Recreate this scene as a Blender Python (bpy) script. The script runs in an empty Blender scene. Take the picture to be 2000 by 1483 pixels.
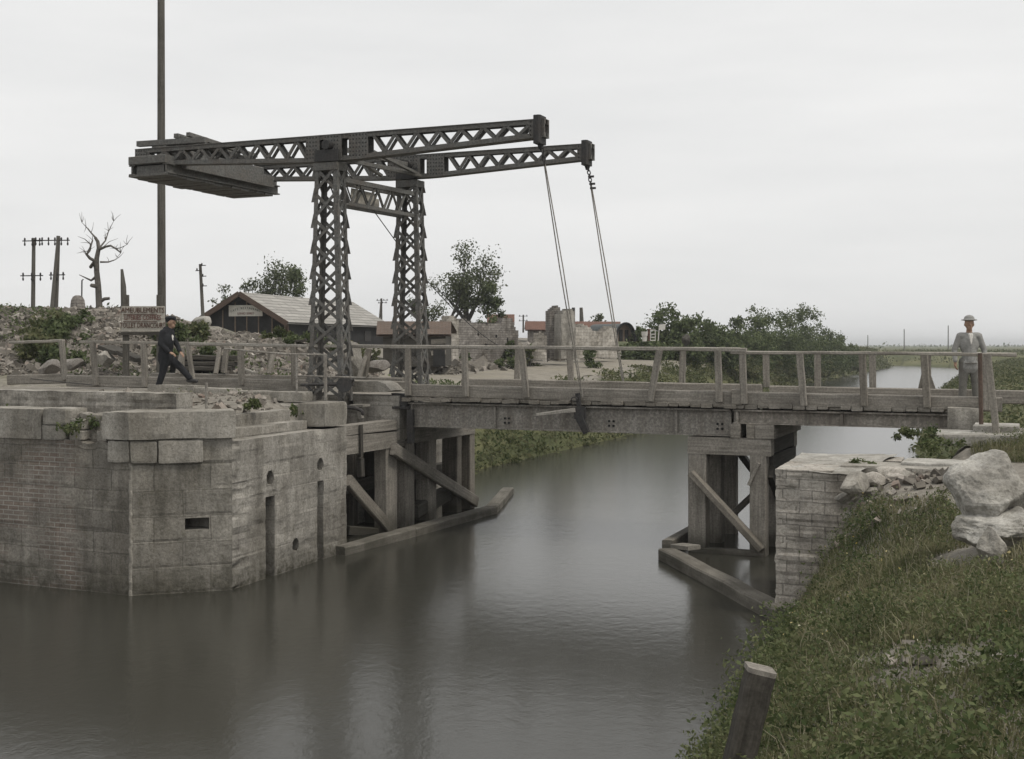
import bpy, bmesh, math, random
import numpy as np
from mathutils import Vector, Matrix, noise
R = math.radians
SC = bpy.context.scene
COL = SC.collection
random.seed(7); RNG = np.random.default_rng(7)

# ------------------------------------------------------------------ camera
F, CX, HY, CAMZ = 2350.0, 1000.0, 674.0, 3.9
cam_d = bpy.data.cameras.new('camera'); cam = bpy.data.objects.new('camera', cam_d); COL.objects.link(cam)
cam.location = (0, 0, CAMZ); cam.rotation_euler = (R(90), 0, 0)
cam_d.sensor_width = 36.0; cam_d.lens = 36.0 * F / 2000.0
cam_d.shift_y = -(741.5 - HY) / 2000.0
cam_d.clip_start = 0.1; cam_d.clip_end = 20000
SC.camera = cam

# ------------------------------------------------------------------ sky, sun
SUN_EL, SUN_AZ = 60.0, 122.0        # high veiled sun, to the right and a little behind the camera
w = bpy.data.worlds.new("World"); SC.world = w; w.use_nodes = True
nt = w.node_tree; nt.nodes.clear()
def wn(t): return nt.nodes.new(t)
out = wn('ShaderNodeOutputWorld'); bg = wn('ShaderNodeBackground'); sky = wn('ShaderNodeTexSky')
sky.sky_type = 'NISHITA'; sky.sun_disc = False; sky.sun_elevation = R(SUN_EL); sky.sun_rotation = R(SUN_AZ)
sky.air_density = 1.0; sky.dust_density = 4.0
hs = wn('ShaderNodeHueSaturation'); hs.inputs['Saturation'].default_value = 0.12
mx = wn('ShaderNodeMix'); mx.data_type = 'RGBA'; mx.inputs[0].default_value = 0.86
tc = wn('ShaderNodeTexCoord'); mp = wn('ShaderNodeMapping'); mp.inputs['Scale'].default_value = (1.2, 1.2, 7.0)
nz = wn('ShaderNodeTexNoise'); nz.inputs['Scale'].default_value = 2.2; nz.inputs['Detail'].default_value = 6; nz.inputs['Roughness'].default_value = .55
cr = wn('ShaderNodeValToRGB')
cr.color_ramp.elements[0].position = .3; cr.color_ramp.elements[0].color = (6.75, 6.78, 6.76, 1)
cr.color_ramp.elements[1].position = .72; cr.color_ramp.elements[1].color = (7.7, 7.68, 7.6, 1)
nt.links.new(sky.outputs[0], hs.inputs['Color']); nt.links.new(hs.outputs[0], mx.inputs[6])
nt.links.new(tc.outputs['Generated'], mp.inputs[0]); nt.links.new(mp.outputs[0], nz.inputs['Vector'])
nt.links.new(nz.outputs[0], cr.inputs[0]); nt.links.new(cr.outputs[0], mx.inputs[7])
nt.links.new(mx.outputs[2], bg.inputs[0]); bg.inputs[1].default_value = 0.1
nt.links.new(bg.outputs[0], out.inputs[0])
sd = bpy.data.lights.new('sun', 'SUN'); sd.energy = 1.5; sd.angle = R(12); sd.color = (1, .945, .86)
sun = bpy.data.objects.new('sun', sd); COL.objects.link(sun)
sdir = Vector((math.sin(R(SUN_AZ)) , math.cos(R(SUN_AZ)), 0)) * math.cos(R(SUN_EL)) + Vector((0, 0, math.sin(R(SUN_EL))))
sun.rotation_euler = (-sdir).to_track_quat('-Z', 'Y').to_euler()
SC.view_settings.view_transform = 'Standard'; SC.view_settings.look = 'None'
SC.view_settings.exposure = 0.34; SC.view_settings.gamma = 1.0

# ------------------------------------------------------------------ bridge frame (s along the bridge, v across it, away from the camera)
CU, SU, N0 = 0.9171, 0.3987, 22.29
U = Vector((CU, -SU, 0)); NV = Vector((SU, CU, 0)); UP = Vector((0, 0, 1))
def W(s, v, z): return Vector((s*CU + (v+N0)*SU, -s*SU + (v+N0)*CU, z))
def SVw(X, Y): return (X*CU - Y*SU, X*SU + Y*CU - N0)
def SX(px, v):
    k = (px-CX)/F; Y = (N0+v)/(SU*k+CU); return CU*k*Y - SU*Y
def VX(px, s):
    k = (px-CX)/F; Y = s/(CU*k-SU); return SU*k*Y + CU*Y - N0
def YV(px, v):
    k = (px-CX)/F; return (N0+v)/(SU*k+CU)
def YS(px, s):
    k = (px-CX)/F; return s/(CU*k-SU)
def ZP(py, Y): return CAMZ - (py-HY)/F*Y
def P(px, py, Y): return Vector(((px-CX)/F*Y, Y, ZP(py, Y)))
def PV(px, py, v): return P(px, py, YV(px, v))
def PS(px, py, s): return P(px, py, YS(px, s))

# ------------------------------------------------------------------ scene objects
def tag(o, label=None, cat=None, group=None, kind=None):
    if label: o['label'] = label
    if cat: o['category'] = cat
    if group: o['group'] = group
    if kind: o['kind'] = kind
    return o
def thing(name, label, cat, loc=(0, 0, 0), group=None):
    o = bpy.data.objects.new(name, None); COL.objects.link(o); o.location = loc
    return tag(o, label, cat, group)
def link(name, me, m, parent=None):
    o = bpy.data.objects.new(name, me); COL.objects.link(o)
    if m and not me.materials: me.materials.append(m)
    if parent is not None:
        o.parent = parent
        wl = Vector((0, 0, 0)); p = parent
        while p: wl += Vector(p.location); p = p.parent
        o.location = -wl           # meshes are written in world coordinates
    return o

class MB:
    def __init__(self): self.v = []; self.f = []; self.uv = []; self.sm = []
    def face(self, pts, uvs=None, smooth=False):
        i = len(self.v); self.v += [tuple(p) for p in pts]; self.f.append(tuple(range(i, i+len(pts))))
        if uvs is None:
            a = Vector(pts[1])-Vector(pts[0]); b = Vector(pts[-1])-Vector(pts[0]); n = a.cross(b)
            if n.length > 1e-12: n.normalize()
            if abs(n.z) > .7: uvs = [(p[0], p[1]) for p in pts]
            else:
                t = Vector((-n.y, n.x, 0)); t = t.normalized() if t.length > 1e-6 else Vector((1, 0, 0))
                uvs = [(t.x*p[0]+t.y*p[1], p[2]) for p in pts]
        self.uv += list(uvs); self.sm.append(smooth)
    def hexa(self, c):          # 8 corners: bottom 0-3 ccw, top 4-7
        c = [Vector(p) for p in c]
        for q in ((3,2,1,0), (4,5,6,7), (0,1,5,4), (1,2,6,5), (2,3,7,6), (3,0,4,7)): self.face([c[i] for i in q])
    def box(self, s0, s1, v0, v1, z0, z1, j=0):
        def q(): return random.uniform(-j, j)
        self.hexa([W(s+q(), v+q(), z+q()) for z in (z0, z1) for s, v in ((s0, v0), (s1, v0), (s1, v1), (s0, v1))])
    def bar(self, p, q, w, h, up=UP, ch=None, n=1, jit=0, taper=1.0):   # w across, h along up
        p = Vector(p); q = Vector(q); d = (q-p); L = d.length
        if L < 1e-6: return
        d.normalize(); up = Vector(up); sd_ = d.cross(up)
        if sd_.length < 1e-3: sd_ = d.cross(Vector((1, 0, 0)))
        sd_.normalize(); u2 = sd_.cross(d).normalized()
        if ch is None: ch = min(w, h)*.08
        ring = [(-w/2+ch, -h/2), (w/2-ch, -h/2), (w/2, -h/2+ch), (w/2, h/2-ch), (w/2-ch, h/2), (-w/2+ch, h/2), (-w/2, h/2-ch), (-w/2, -h/2+ch)] if ch > 0 else [(-w/2, -h/2), (w/2, -h/2), (w/2, h/2), (-w/2, h/2)]
        k = len(ring); per = [0]
        for i in range(k):
            a, b = ring[i], ring[(i+1) % k]; per.append(per[-1]+math.hypot(a[0]-b[0], a[1]-b[1]))
        rows = []; u0 = random.uniform(0, 40); v0_ = random.uniform(0, 40)
        for t in range(n+1):
            c = p+d*(L*t/n); sc = 1+(taper-1)*t/n
            jo = Vector((random.uniform(-jit, jit), random.uniform(-jit, jit), random.uniform(-jit, jit)))
            rows.append([c+jo+sd_*(a*sc)+u2*(b*sc) for a, b in ring])
        for t in range(n):
            for i in range(k):
                j = (i+1) % k
                self.face([rows[t][i], rows[t+1][i], rows[t+1][j], rows[t][j]][::-1],
                          [(u0+L*t/n, v0_+per[i]), (u0+L*(t+1)/n, v0_+per[i]), (u0+L*(t+1)/n, v0_+per[i+1]), (u0+L*t/n, v0_+per[i+1])][::-1])
        self.face(rows[0], [(a+u0, b+v0_) for a, b in ring]); self.face(rows[-1][::-1], [(a+u0, b+v0_) for a, b in ring][::-1])
    def tube(self, pts, rad, n=8, caps=True, smooth=True):
        pts = [Vector(p) for p in pts]; rows = []; L = 0; u0 = random.uniform(0, 30)
        if not hasattr(rad, '__len__'): rad = [rad]*len(pts)
        ref = None; ls = []
        for i, p in enumerate(pts):
            d = (pts[min(i+1, len(pts)-1)]-pts[max(i-1, 0)])
            d = d.normalized() if d.length > 1e-9 else Vector((0, 0, 1))
            if ref is None:
                ref = d.cross(UP)
                if ref.length < 1e-3: ref = d.cross(Vector((1, 0, 0)))
            a = ref - d*ref.dot(d)
            if a.length < 1e-6: a = d.orthogonal()
            a.normalize(); b = d.cross(a); ref = a
            if i: L += (p-pts[i-1]).length
            ls.append(L)
            rows.append([p+(a*math.cos(2*math.pi*k/n)+b*math.sin(2*math.pi*k/n))*rad[i] for k in range(n)])
        for i in range(len(pts)-1):
            for k in range(n):
                j = (k+1) % n; c0 = 2*math.pi*rad[i]/n
                self.face([rows[i][k], rows[i][j], rows[i+1][j], rows[i+1][k]],
                          [(u0+ls[i], c0*k), (u0+ls[i], c0*(k+1)), (u0+ls[i+1], c0*(k+1)), (u0+ls[i+1], c0*k)], smooth)
        if caps: self.face(rows[0][::-1]); self.face(rows[-1])
    def prism(self, poly, off):       # planar polygon extruded by vector off
        poly = [Vector(p) for p in poly]; off = Vector(off); top = [p+off for p in poly]
        n = len(poly)
        self.face(poly[::-1]); self.face(top)
        for i in range(n):
            j = (i+1) % n; self.face([poly[i], poly[j], top[j], top[i]])
    def ell(self, c, r, nu=14, nv=8, M=None, z0=-1.0):
        c = Vector(c); g = []
        for i in range(nv+1):
            t = math.asin(z0)+(math.pi/2-math.asin(z0))*i/nv
            row = []
            for k in range(nu):
                a = 2*math.pi*k/nu
                q = Vector((r[0]*math.cos(t)*math.cos(a), r[1]*math.cos(t)*math.sin(a), r[2]*math.sin(t)))
                row.append(c+(M @ q if M else q))
            g.append(row)
        for i in range(nv):
            for k in range(nu):
                j = (k+1) % nu; self.face([g[i][k], g[i][j], g[i+1][j], g[i+1][k]], None, True)
        if z0 > -.99: self.face(g[0][::-1])
    def mesh(self, name='mesh', merge=False):
        me = bpy.data.meshes.new(name); me.from_pydata(self.v, [], self.f)
        ul = me.uv_layers.new(name='UVMap'); ul.data.foreach_set('uv', np.array(self.uv, dtype=np.float32).ravel())
        me.polygons.foreach_set('use_smooth', self.sm)
        if merge:
            bm = bmesh.new(); bm.from_mesh(me); bmesh.ops.remove_doubles(bm, verts=bm.verts, dist=1e-4)
            bmesh.ops.recalc_face_normals(bm, faces=bm.faces); bm.to_mesh(me); bm.free()
        me.update(); return me
    def build(self, name, m, parent=None, merge=False):
        return link(name, self.mesh(name, merge), m, parent)

def np_mesh(name, verts, faces, m, parent=None, smooth=False, uv=None):
    verts = np.asarray(verts, dtype=np.float32); faces = np.asarray(faces, dtype=np.int32)
    me = bpy.data.meshes.new(name); k = faces.shape[1]
    me.vertices.add(len(verts)); me.vertices.foreach_set('co', verts.ravel())
    me.loops.add(faces.size); me.loops.foreach_set('vertex_index', faces.ravel())
    me.polygons.add(len(faces)); me.polygons.foreach_set('loop_start', np.arange(0, faces.size, k, dtype=np.int32))
    me.polygons.foreach_set('loop_total', np.full(len(faces), k, dtype=np.int32))
    if uv is not None:
        ul = me.uv_layers.new(name='UVMap'); ul.data.foreach_set('uv', np.asarray(uv, dtype=np.float32)[faces.ravel()].ravel())
    me.polygons.foreach_set('use_smooth', np.full(len(faces), smooth))
    me.update(calc_edges=True); me.validate()
    return link(name, me, m, parent)

# ------------------------------------------------------------------ materials
class NT:
    def __init__(self, name):
        self.m = bpy.data.materials.new(name); self.m.use_nodes = True
        self.t = self.m.node_tree; self.t.nodes.clear()
        self.o = self.n('ShaderNodeOutputMaterial'); self.b = self.n('ShaderNodeBsdfPrincipled')
        self.l(self.b.outputs[0], self.o.inputs[0])
        self.uv = self.n('ShaderNodeUVMap').outputs[0]; self.ob = self.n('ShaderNodeNewGeometry')
        self.pos = self.ob.outputs['Position']
    def n(self, t): return self.t.nodes.new(t)
    def l(self, a, b): self.t.links.new(a, b)
    def map(self, src, sc):
        m = self.n('ShaderNodeMapping'); m.inputs['Scale'].default_value = sc; self.l(src, m.inputs[0]); return m.outputs[0]
    def noise(self, src, scale=1, detail=5, rough=.6, dist=0):
        x = self.n('ShaderNodeTexNoise'); x.inputs['Scale'].default_value = scale; x.inputs['Detail'].default_value = detail
        x.inputs['Roughness'].default_value = rough; x.inputs['Distortion'].default_value = dist
        self.l(src, x.inputs['Vector']); return x.outputs[0]
    def ramp(self, src, stops):
        r = self.n('ShaderNodeValToRGB'); e = r.color_ramp.elements
        while len(e) > len(stops): e.remove(e[-1])
        while len(e) < len(stops): e.new(.5)
        for i, (p, c) in enumerate(stops):
            e[i].position = p; e[i].color = (c, c, c, 1) if not hasattr(c, '__len__') else (*c, 1)
        self.l(src, r.inputs[0]); return r.outputs[0]
    def mix(self, f, a, b, mode='MIX'):
        x = self.n('ShaderNodeMix'); x.data_type = 'RGBA'; x.blend_type = mode
        for s, i in ((f, 0), (a, 6), (b, 7)):
            if hasattr(s, 'is_linked') or hasattr(s, 'node'): self.l(s, x.inputs[i])
            elif i == 0: x.inputs[0].default_value = s
            else: x.inputs[i].default_value = (*s, 1) if hasattr(s, '__len__') else (s, s, s, 1)
        return x.outputs[2]
    def bump(self, h, strength=.5, dist=.02):
        x = self.n('ShaderNodeBump'); x.inputs['Strength'].default_value = strength; x.inputs['Distance'].default_value = dist
        self.l(h, x.inputs['Height']); self.l(x.outputs[0], self.b.inputs['Normal'])
    def col(self, c, rough=.85, spec=.25):
        self.l(c, self.b.inputs['Base Color']) if hasattr(c, 'node') else setattr(self.b.inputs['Base Color'], 'default_value', (*c, 1))
        self.b.inputs['Roughness'].default_value = rough; self.b.inputs['Specular IOR Level'].default_value = spec
        return self.m
    def attr(self, name):
        a = self.n('ShaderNodeAttribute'); a.attribute_name = name; return a.outputs['Fac']

def wood_mat(name, lo, hi, stain=(.06, .055, .045), amt=.45):
    k = NT(name)
    g = k.noise(k.map(k.uv, (1.2, 22, 1)), 1, 8, .65, .4)
    big = k.noise(k.map(k.pos, (1.7, 1.7, 1.7)), 1, 5, .6)
    fine = k.noise(k.map(k.pos, (30, 30, 30)), 1, 4, .7)
    c = k.ramp(g, [(.28, lo), (.7, hi)])
    c = k.mix(k.ramp(big, [(.48, 0), (.75, amt)]), c, stain)
    c = k.mix(k.ramp(fine, [(.35, .45), (.7, 0)]), c, stain, 'MULTIPLY')
    oi = k.n('ShaderNodeObjectInfo'); c = k.mix(k.ramp(oi.outputs['Random'], [(0, .42), (.5, 0)]), c, (.6, .57, .52), 'MULTIPLY')
    sx = k.n('ShaderNodeSeparateXYZ'); k.l(k.pos, sx.inputs[0]); mr = k.n('ShaderNodeMapRange')      # wet, slimy foot of timbers that stand in the water
    for i_, x_ in ((1, .12), (2, .5), (3, .8), (4, 0)): mr.inputs[i_].default_value = x_
    k.l(sx.outputs[2], mr.inputs[0]); mm = k.n('ShaderNodeMath'); mm.operation = 'MULTIPLY'; k.l(mr.outputs[0], mm.inputs[0]); k.l(k.ramp(big, [(.3, .5), (.6, 1)]), mm.inputs[1])
    c = k.mix(mm.outputs[0], c, (.05, .047, .036))
    k.bump(g, .5, .012)
    return k.col(c, .88, .2)
def steel_mat(name, base, rust, amt=.4, sp=24, st=None):
    k = NT(name)
    a = k.noise(k.map(k.pos, st or (1, 1, 1)), 3.0, 8, .7)
    f = k.noise(k.map(k.pos, (1, 1, 1)), sp, 3, .7)
    c = k.mix(k.ramp(a, [(.42, 0), (.7, amt)]), base, rust)
    c = k.mix(k.ramp(f, [(.36, .75), (.6, 0)]), c, tuple(x*.35 for x in base))
    c = k.mix(k.ramp(f, [(.62, 0), (.75, .5)]), c, tuple(min(1, x*2.0) for x in base))
    k.bump(f, .4, .006)
    return k.col(c, .7, .35)
def stone_mat(name, lo, hi, bw=.75, rh=.33, joint=.55, brick=False, moss=.35):
    k = NT(name)
    b = k.n('ShaderNodeTexBrick'); b.inputs['Scale'].default_value = 1; b.inputs['Brick Width'].default_value = bw; b.inputs['Row Height'].default_value = rh
    b.inputs['Mortar Size'].default_value = .012; b.inputs['Mortar Smooth'].default_value = .4
    b.inputs['Color1'].default_value = (.75, .75, .75, 1); b.inputs['Color2'].default_value = (1, 1, 1, 1); b.inputs['Mortar'].default_value = (joint, joint, joint, 1)
    wob = k.noise(k.map(k.uv, (3, 3, 3)), 1, 3, .5)
    ad = k.n('ShaderNodeVectorMath'); ad.operation = 'SCALE'; ad.inputs['Scale'].default_value = .05
    wv = k.n('ShaderNodeTexNoise'); wv.inputs['Scale'].default_value = 3; k.l(k.uv, wv.inputs['Vector']); k.l(wv.outputs['Color'], ad.inputs[0])
    av = k.n('ShaderNodeVectorMath'); av.operation = 'ADD'; k.l(k.uv, av.inputs[0]); k.l(ad.outputs[0], av.inputs[1]); k.l(av.outputs[0], b.inputs['Vector'])
    st = k.noise(k.map(k.pos, (2.4, 2.4, .6)), 1.5, 7, .65)
    fn = k.noise(k.map(k.pos, (1, 1, 1)), 26, 5, .75)
    sp = k.noise(k.map(k.pos, (1, 1, 1)), 7, 4, .7)
    c = k.ramp(st, [(.3, lo), (.68, hi)])
    c = k.mix(1.0, c, b.outputs['Color'], 'MULTIPLY')
    c = k.mix(k.ramp(fn, [(.32, .65), (.58, 0)]), c, (.35, .34, .31), 'MULTIPLY')
    bs = k.noise(k.map(k.pos, (.9, .9, .35)), 1.3, 5, .6)
    c = k.mix(k.ramp(bs, [(.36, .6), (.56, 0)]), c, (.42, .4, .36), 'MULTIPLY')
    c = k.mix(k.ramp(sp, [(.55, 0), (.72, moss)]), c, (.085, .08, .05))
    if moss > .2:                                     # dirty band at the waterline
        sx = k.n('ShaderNodeSeparateXYZ'); k.l(k.pos, sx.inputs[0])
        mr = k.n('ShaderNodeMapRange'); mr.inputs[1].default_value = .05; mr.inputs[2].default_value = .55; mr.inputs[3].default_value = 1; mr.inputs[4].default_value = 0
        k.l(sx.outputs[2], mr.inputs[0]); mm = k.n('ShaderNodeMath'); mm.operation = 'MULTIPLY'; k.l(mr.outputs[0], mm.inputs[0]); k.l(k.ramp(sp, [(.3, .2), (.6, 1)]), mm.inputs[1])
        c = k.mix(mm.outputs[0], c, (.07, .065, .05))
    if brick:
        b2 = k.n('ShaderNodeTexBrick'); b2.inputs['Scale'].default_value = 1; b2.inputs['Brick Width'].default_value = .22; b2.inputs['Row Height'].default_value = .075
        b2.inputs['Mortar Size'].default_value = .008; b2.inputs['Color1'].default_value = (.17, .125, .10, 1); b2.inputs['Color2'].default_value = (.2, .165, .14, 1); b2.inputs['Mortar'].default_value = (.34, .33, .3, 1)
        k.l(k.uv, b2.inputs['Vector'])
        sx2 = k.n('ShaderNodeSeparateXYZ'); k.l(k.uv, sx2.inputs[0])
        mr = k.n('ShaderNodeMapRange'); mr.inputs[1].default_value = -.1; mr.inputs[2].default_value = .25; k.l(sx2.outputs[0], mr.inputs[0])
        inv = k.n('ShaderNodeMath'); inv.operation = 'SUBTRACT'; inv.inputs[0].default_value = 1; k.l(mr.outputs[0], inv.inputs[1])
        c2 = k.mix(k.ramp(k.noise(k.map(k.uv, (.8, 1.1, 1)), 1, 4, .6), [(.42, .1), (.56, 1)]), b2.outputs['Color'], c)
        mu = k.n('ShaderNodeMath'); mu.operation = 'MULTIPLY'; mu.inputs[1].default_value = .8; k.l(inv.outputs[0], mu.inputs[0])
        c = k.mix(mu.outputs[0], c, c2)
    h = k.mix(.5, fn, sp)
    k.bump(h, .9, .025)
    return k.col(c, .92, .15)
def leaf_mat(name, cols, tr=.35):
    k = NT(name); rnd = k.ob.outputs['Random Per Island']
    c = k.ramp(rnd, [(i/(len(cols)-1), q) for i, q in enumerate(cols)])
    big = k.noise(k.pos, 1.1, 5, .65)
    c = k.mix(k.ramp(big, [(.42, 0), (.66, .5)]), c, tuple(x*1.25 for x in cols[-1]))
    c = k.mix(k.ramp(big, [(.34, .55), (.48, 0)]), c, tuple(x*.75 for x in cols[0]))
    k.col(c, .75, .2)
    t = k.n('ShaderNodeBsdfTranslucent'); k.l(c, t.inputs[0]); m = k.n('ShaderNodeMixShader'); m.inputs[0].default_value = tr
    k.l(k.b.outputs[0], m.inputs[1]); k.l(t.outputs[0], m.inputs[2]); k.l(m.outputs[0], k.o.inputs[0])
    return k.m
def plain(name, c, rough=.85, var=.35, scale=8, spec=.2):
    k = NT(name); n_ = k.noise(k.pos, scale, 5, .65)
    f = k.noise(k.pos, scale*6, 3, .7)
    cc = k.ramp(n_, [(.3, tuple(x*(1-var) for x in c)), (.7, tuple(min(1, x*(1+var)) for x in c))])
    cc = k.mix(k.ramp(f, [(.35, .5), (.6, 0)]), cc, tuple(x*.5 for x in c))
    k.bump(n_, .3, .01)
    return k.col(cc, rough, spec)

M = {}
M['wood'] = wood_mat('weathered_timber', (.18, .165, .14), (.41, .38, .335))
M['wood_pale'] = wood_mat('pale_timber', (.26, .242, .21), (.55, .52, .47), amt=.25)
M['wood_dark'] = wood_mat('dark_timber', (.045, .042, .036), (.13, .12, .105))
M['pole'] = wood_mat('pole_timber', (.085, .08, .07), (.2, .19, .17))
M['steel'] = steel_mat('lattice_steel', (.15, .149, .14), (.115, .092, .072), .75)
M['iron'] = steel_mat('dark_iron', (.04, .04, .04), (.07, .05, .038))
M['girder'] = steel_mat('girder_paint', (.3, .282, .25), (.12, .096, .076), .8, 22, (1.6, 1.6, .22))
M['girder2'] = steel_mat('rusty_girder_paint', (.36, .33, .285), (.09, .072, .058), 1.0, 20, (1.0, 1.0, .06))
M['stone'] = stone_mat('ashlar', (.17, .16, .138), (.42, .395, .35), .86, .41)
M['stone_brick'] = stone_mat('ashlar_and_brick', (.165, .152, .132), (.38, .355, .312), brick=True)
M['rough_stone'] = stone_mat('rough_masonry', (.24, .225, .2), (.48, .455, .41), .9, .24, .74)
M['coping'] = stone_mat('coping_stone', (.28, .265, .235), (.54, .51, .455), 30, 30, 1, moss=.2)
M['white_stone'] = stone_mat('limestone', (.38, .365, .335), (.62, .6, .55), 30, 30, 1, moss=.1)
M['pale_wall'] = stone_mat('whitewashed_masonry', (.38, .35, .31), (.64, .6, .54), .36, .17, .5, moss=.12)
M['ruin'] = stone_mat('ruined_brickwork', (.2, .18, .16), (.38, .355, .33), .30, .12, .4, moss=.18)
M['cloth_dark'] = plain('dark_suit', (.022, .023, .026), .9, .3)
M['cloth_grey'] = plain('pale_grey_coat', (.27, .268, .255), .9, .15)
M['cloth_mid'] = plain('grey_trousers', (.16, .155, .14), .9, .2)
M['skin'] = plain('skin', (.32, .21, .15), .6, .1)
M['white'] = plain('white_linen', (.62, .6, .56), .8, .1)
M['board'] = plain('sign_board', (.42, .395, .345), .85, .25, 6)
M['signwhite'] = plain('sign_white', (.5, .48, .43), .8, .2, 5)
M['red'] = plain('red_lettering', (.17, .085, .07), .8, .2)
M['dkletter'] = plain('dark_lettering', (.10, .055, .04), .8, .2)
M['grnletter'] = plain('green_black_lettering', (.05, .07, .055), .8, .2)
M['tar'] = plain('tarred_board_and_shade', (.03, .03, .03), .9, .4, 3)  # tarred boards, and the painted shade inside the timber shelter
M['fascia'] = wood_mat('red_brown_fascia', (.10, .07, .055), (.19, .14, .115))
M['batten'] = wood_mat('pale_batten', (.16, .12, .09), (.28, .22, .17))
def tile_mat(name, c1, c2, w_, h_, mort):
    k = NT(name); b = k.n('ShaderNodeTexBrick'); b.inputs['Scale'].default_value = 1
    b.inputs['Brick Width'].default_value = w_; b.inputs['Row Height'].default_value = h_; b.inputs['Mortar Size'].default_value = .025
    b.inputs['Color1'].default_value = (*c1, 1); b.inputs['Color2'].default_value = (*c2, 1); b.inputs['Mortar'].default_value = (*mort, 1)
    k.l(k.uv, b.inputs['Vector']); n_ = k.noise(k.pos, 1.2, 6, .7)
    c = k.mix(k.ramp(n_, [(.35, .55), (.65, 0)]), b.outputs['Color'], tuple(x*.6 for x in c1)); k.bump(b.outputs['Fac'], .6, -.03)
    return k.col(c, .8, .25)
M['slate'] = tile_mat('grey_roofing', (.29, .278, .255), (.4, .385, .355), 2.2, .30, (.09, .088, .08))
M['redroof'] = tile_mat('red_roofing', (.14, .07, .048), (.19, .098, .068), .3, .25, (.08, .045, .035))
M['orange_roof'] = tile_mat('orange_tiles', (.10, .075, .058), (.14, .105, .083), .3, .25, (.1, .06, .04))
M['corr'] = plain('corrugated_sheet', (.09, .10, .10), .6, .3, 4)
M['leafA'] = leaf_mat('bush_leaves', [(.045, .064, .026), (.078, .102, .043), (.125, .147, .068)])
M['leafB'] = leaf_mat('tree_leaves', [(.042, .054, .027), (.07, .085, .041), (.105, .118, .065)])
M['leafW'] = leaf_mat('weed_leaves', [(.036, .056, .02), (.066, .094, .034), (.1, .125, .05), (.16, .165, .085)])
M['grass'] = leaf_mat('grass_blades', [(.055, .07, .028), (.095, .112, .046), (.14, .15, .07), (.27, .24, .15)])
M['dry'] = leaf_mat('dry_stems', [(.2, .175, .11), (.26, .235, .16), (.32, .3, .22)], .2)
M['verge'] = leaf_mat('verge_grass', [(.04, .055, .02), (.065, .083, .032), (.1, .112, .048), (.15, .145, .08)])
M['flower'] = leaf_mat('yellow_flowers', [(.45, .33, .06), (.5, .42, .18), (.5, .5, .42)], .2)
M['bark'] = plain('bark', (.06, .055, .048), .9, .4, 6)
M['deadbark'] = plain('bare_bark', (.12, .11, .098), .9, .45, 5)
# rubble: each stone its own tone
k = NT('rubble_stones'); r_ = k.ob.outputs['Random Per Island']
c = k.ramp(r_, [(0, (.08, .072, .06)), (.35, (.16, .145, .122)), (.7, (.24, .218, .188)), (.86, (.29, .265, .235)), (.93, (.21, .16, .13)), (1, (.5, .47, .42))])
f_ = k.noise(k.pos, 9, 4, .7); c = k.mix(k.ramp(f_, [(.35, .6), (.6, 0)]), c, (.12, .11, .1)); k.bump(f_, .5, .02); M['rubble'] = k.col(c, .92, .15)
# ground: soil weight is a per-vertex attribute (where bare earth lies), broken up by noise
k = NT('ground_soil_and_turf'); a_ = k.attr('soil')
n1 = k.noise(k.pos, .5, 7, .65); n2 = k.noise(k.pos, 6, 6, .7); n3 = k.noise(k.map(k.pos, (.02, .05, 1)), 1, 5, .6)
soil = k.ramp(n2, [(.3, (.13, .118, .1)), (.7, (.29, .27, .235))])
turf = k.mix(k.ramp(n3, [(.4, 0), (.65, 1)]), k.ramp(n1, [(.3, (.055, .066, .03)), (.7, (.1, .11, .052))]), (.17, .165, .085))
turf = k.mix(k.ramp(n2, [(.35, .6), (.6, 0)]), turf, (.05, .052, .03))
ms = k.n('ShaderNodeMath'); ms.operation = 'ADD'; k.l(a_, ms.inputs[0]); m2 = k.n('ShaderNodeMath'); m2.operation = 'MULTIPLY_ADD'; k.l(n1, m2.inputs[0]); m2.inputs[1].default_value = 1.0; m2.inputs[2].default_value = -.5; k.l(m2.outputs[0], ms.inputs[1])
c = k.mix(k.ramp(ms.outputs[0], [(.35, 0), (.65, 1)]), turf, soil); k.bump(n2, .8, .06); M['ground'] = k.col(c, .95, .1)
k = NT('dirt_road'); n1 = k.noise(k.map(k.pos, (1, 1, 1)), 2.5, 7, .7); n2 = k.noise(k.pos, .35, 4, .6)
c = k.ramp(n1, [(.3, (.15, .135, .112)), (.7, (.28, .258, .218))]); c = k.mix(k.ramp(n2, [(.45, 0), (.7, .5)]), c, (.24, .22, .17)); k.bump(n1, .5, .03); M['road'] = k.col(c, .95, .1)
# water
k = NT('canal_water'); n1 = k.noise(k.map(k.pos, (.4, .4, 1)), 1, 3, .5); n2 = k.noise(k.map(k.pos, (5.5, 4.0, 1)), 1, 4, .65, .3)
h = k.mix(.5, n1, n2); k.bump(h, .18, .05)
k.col((.034, .033, .0265), .18, .5); k.b.inputs['IOR'].default_value = 1.45; M['water'] = k.m

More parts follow.
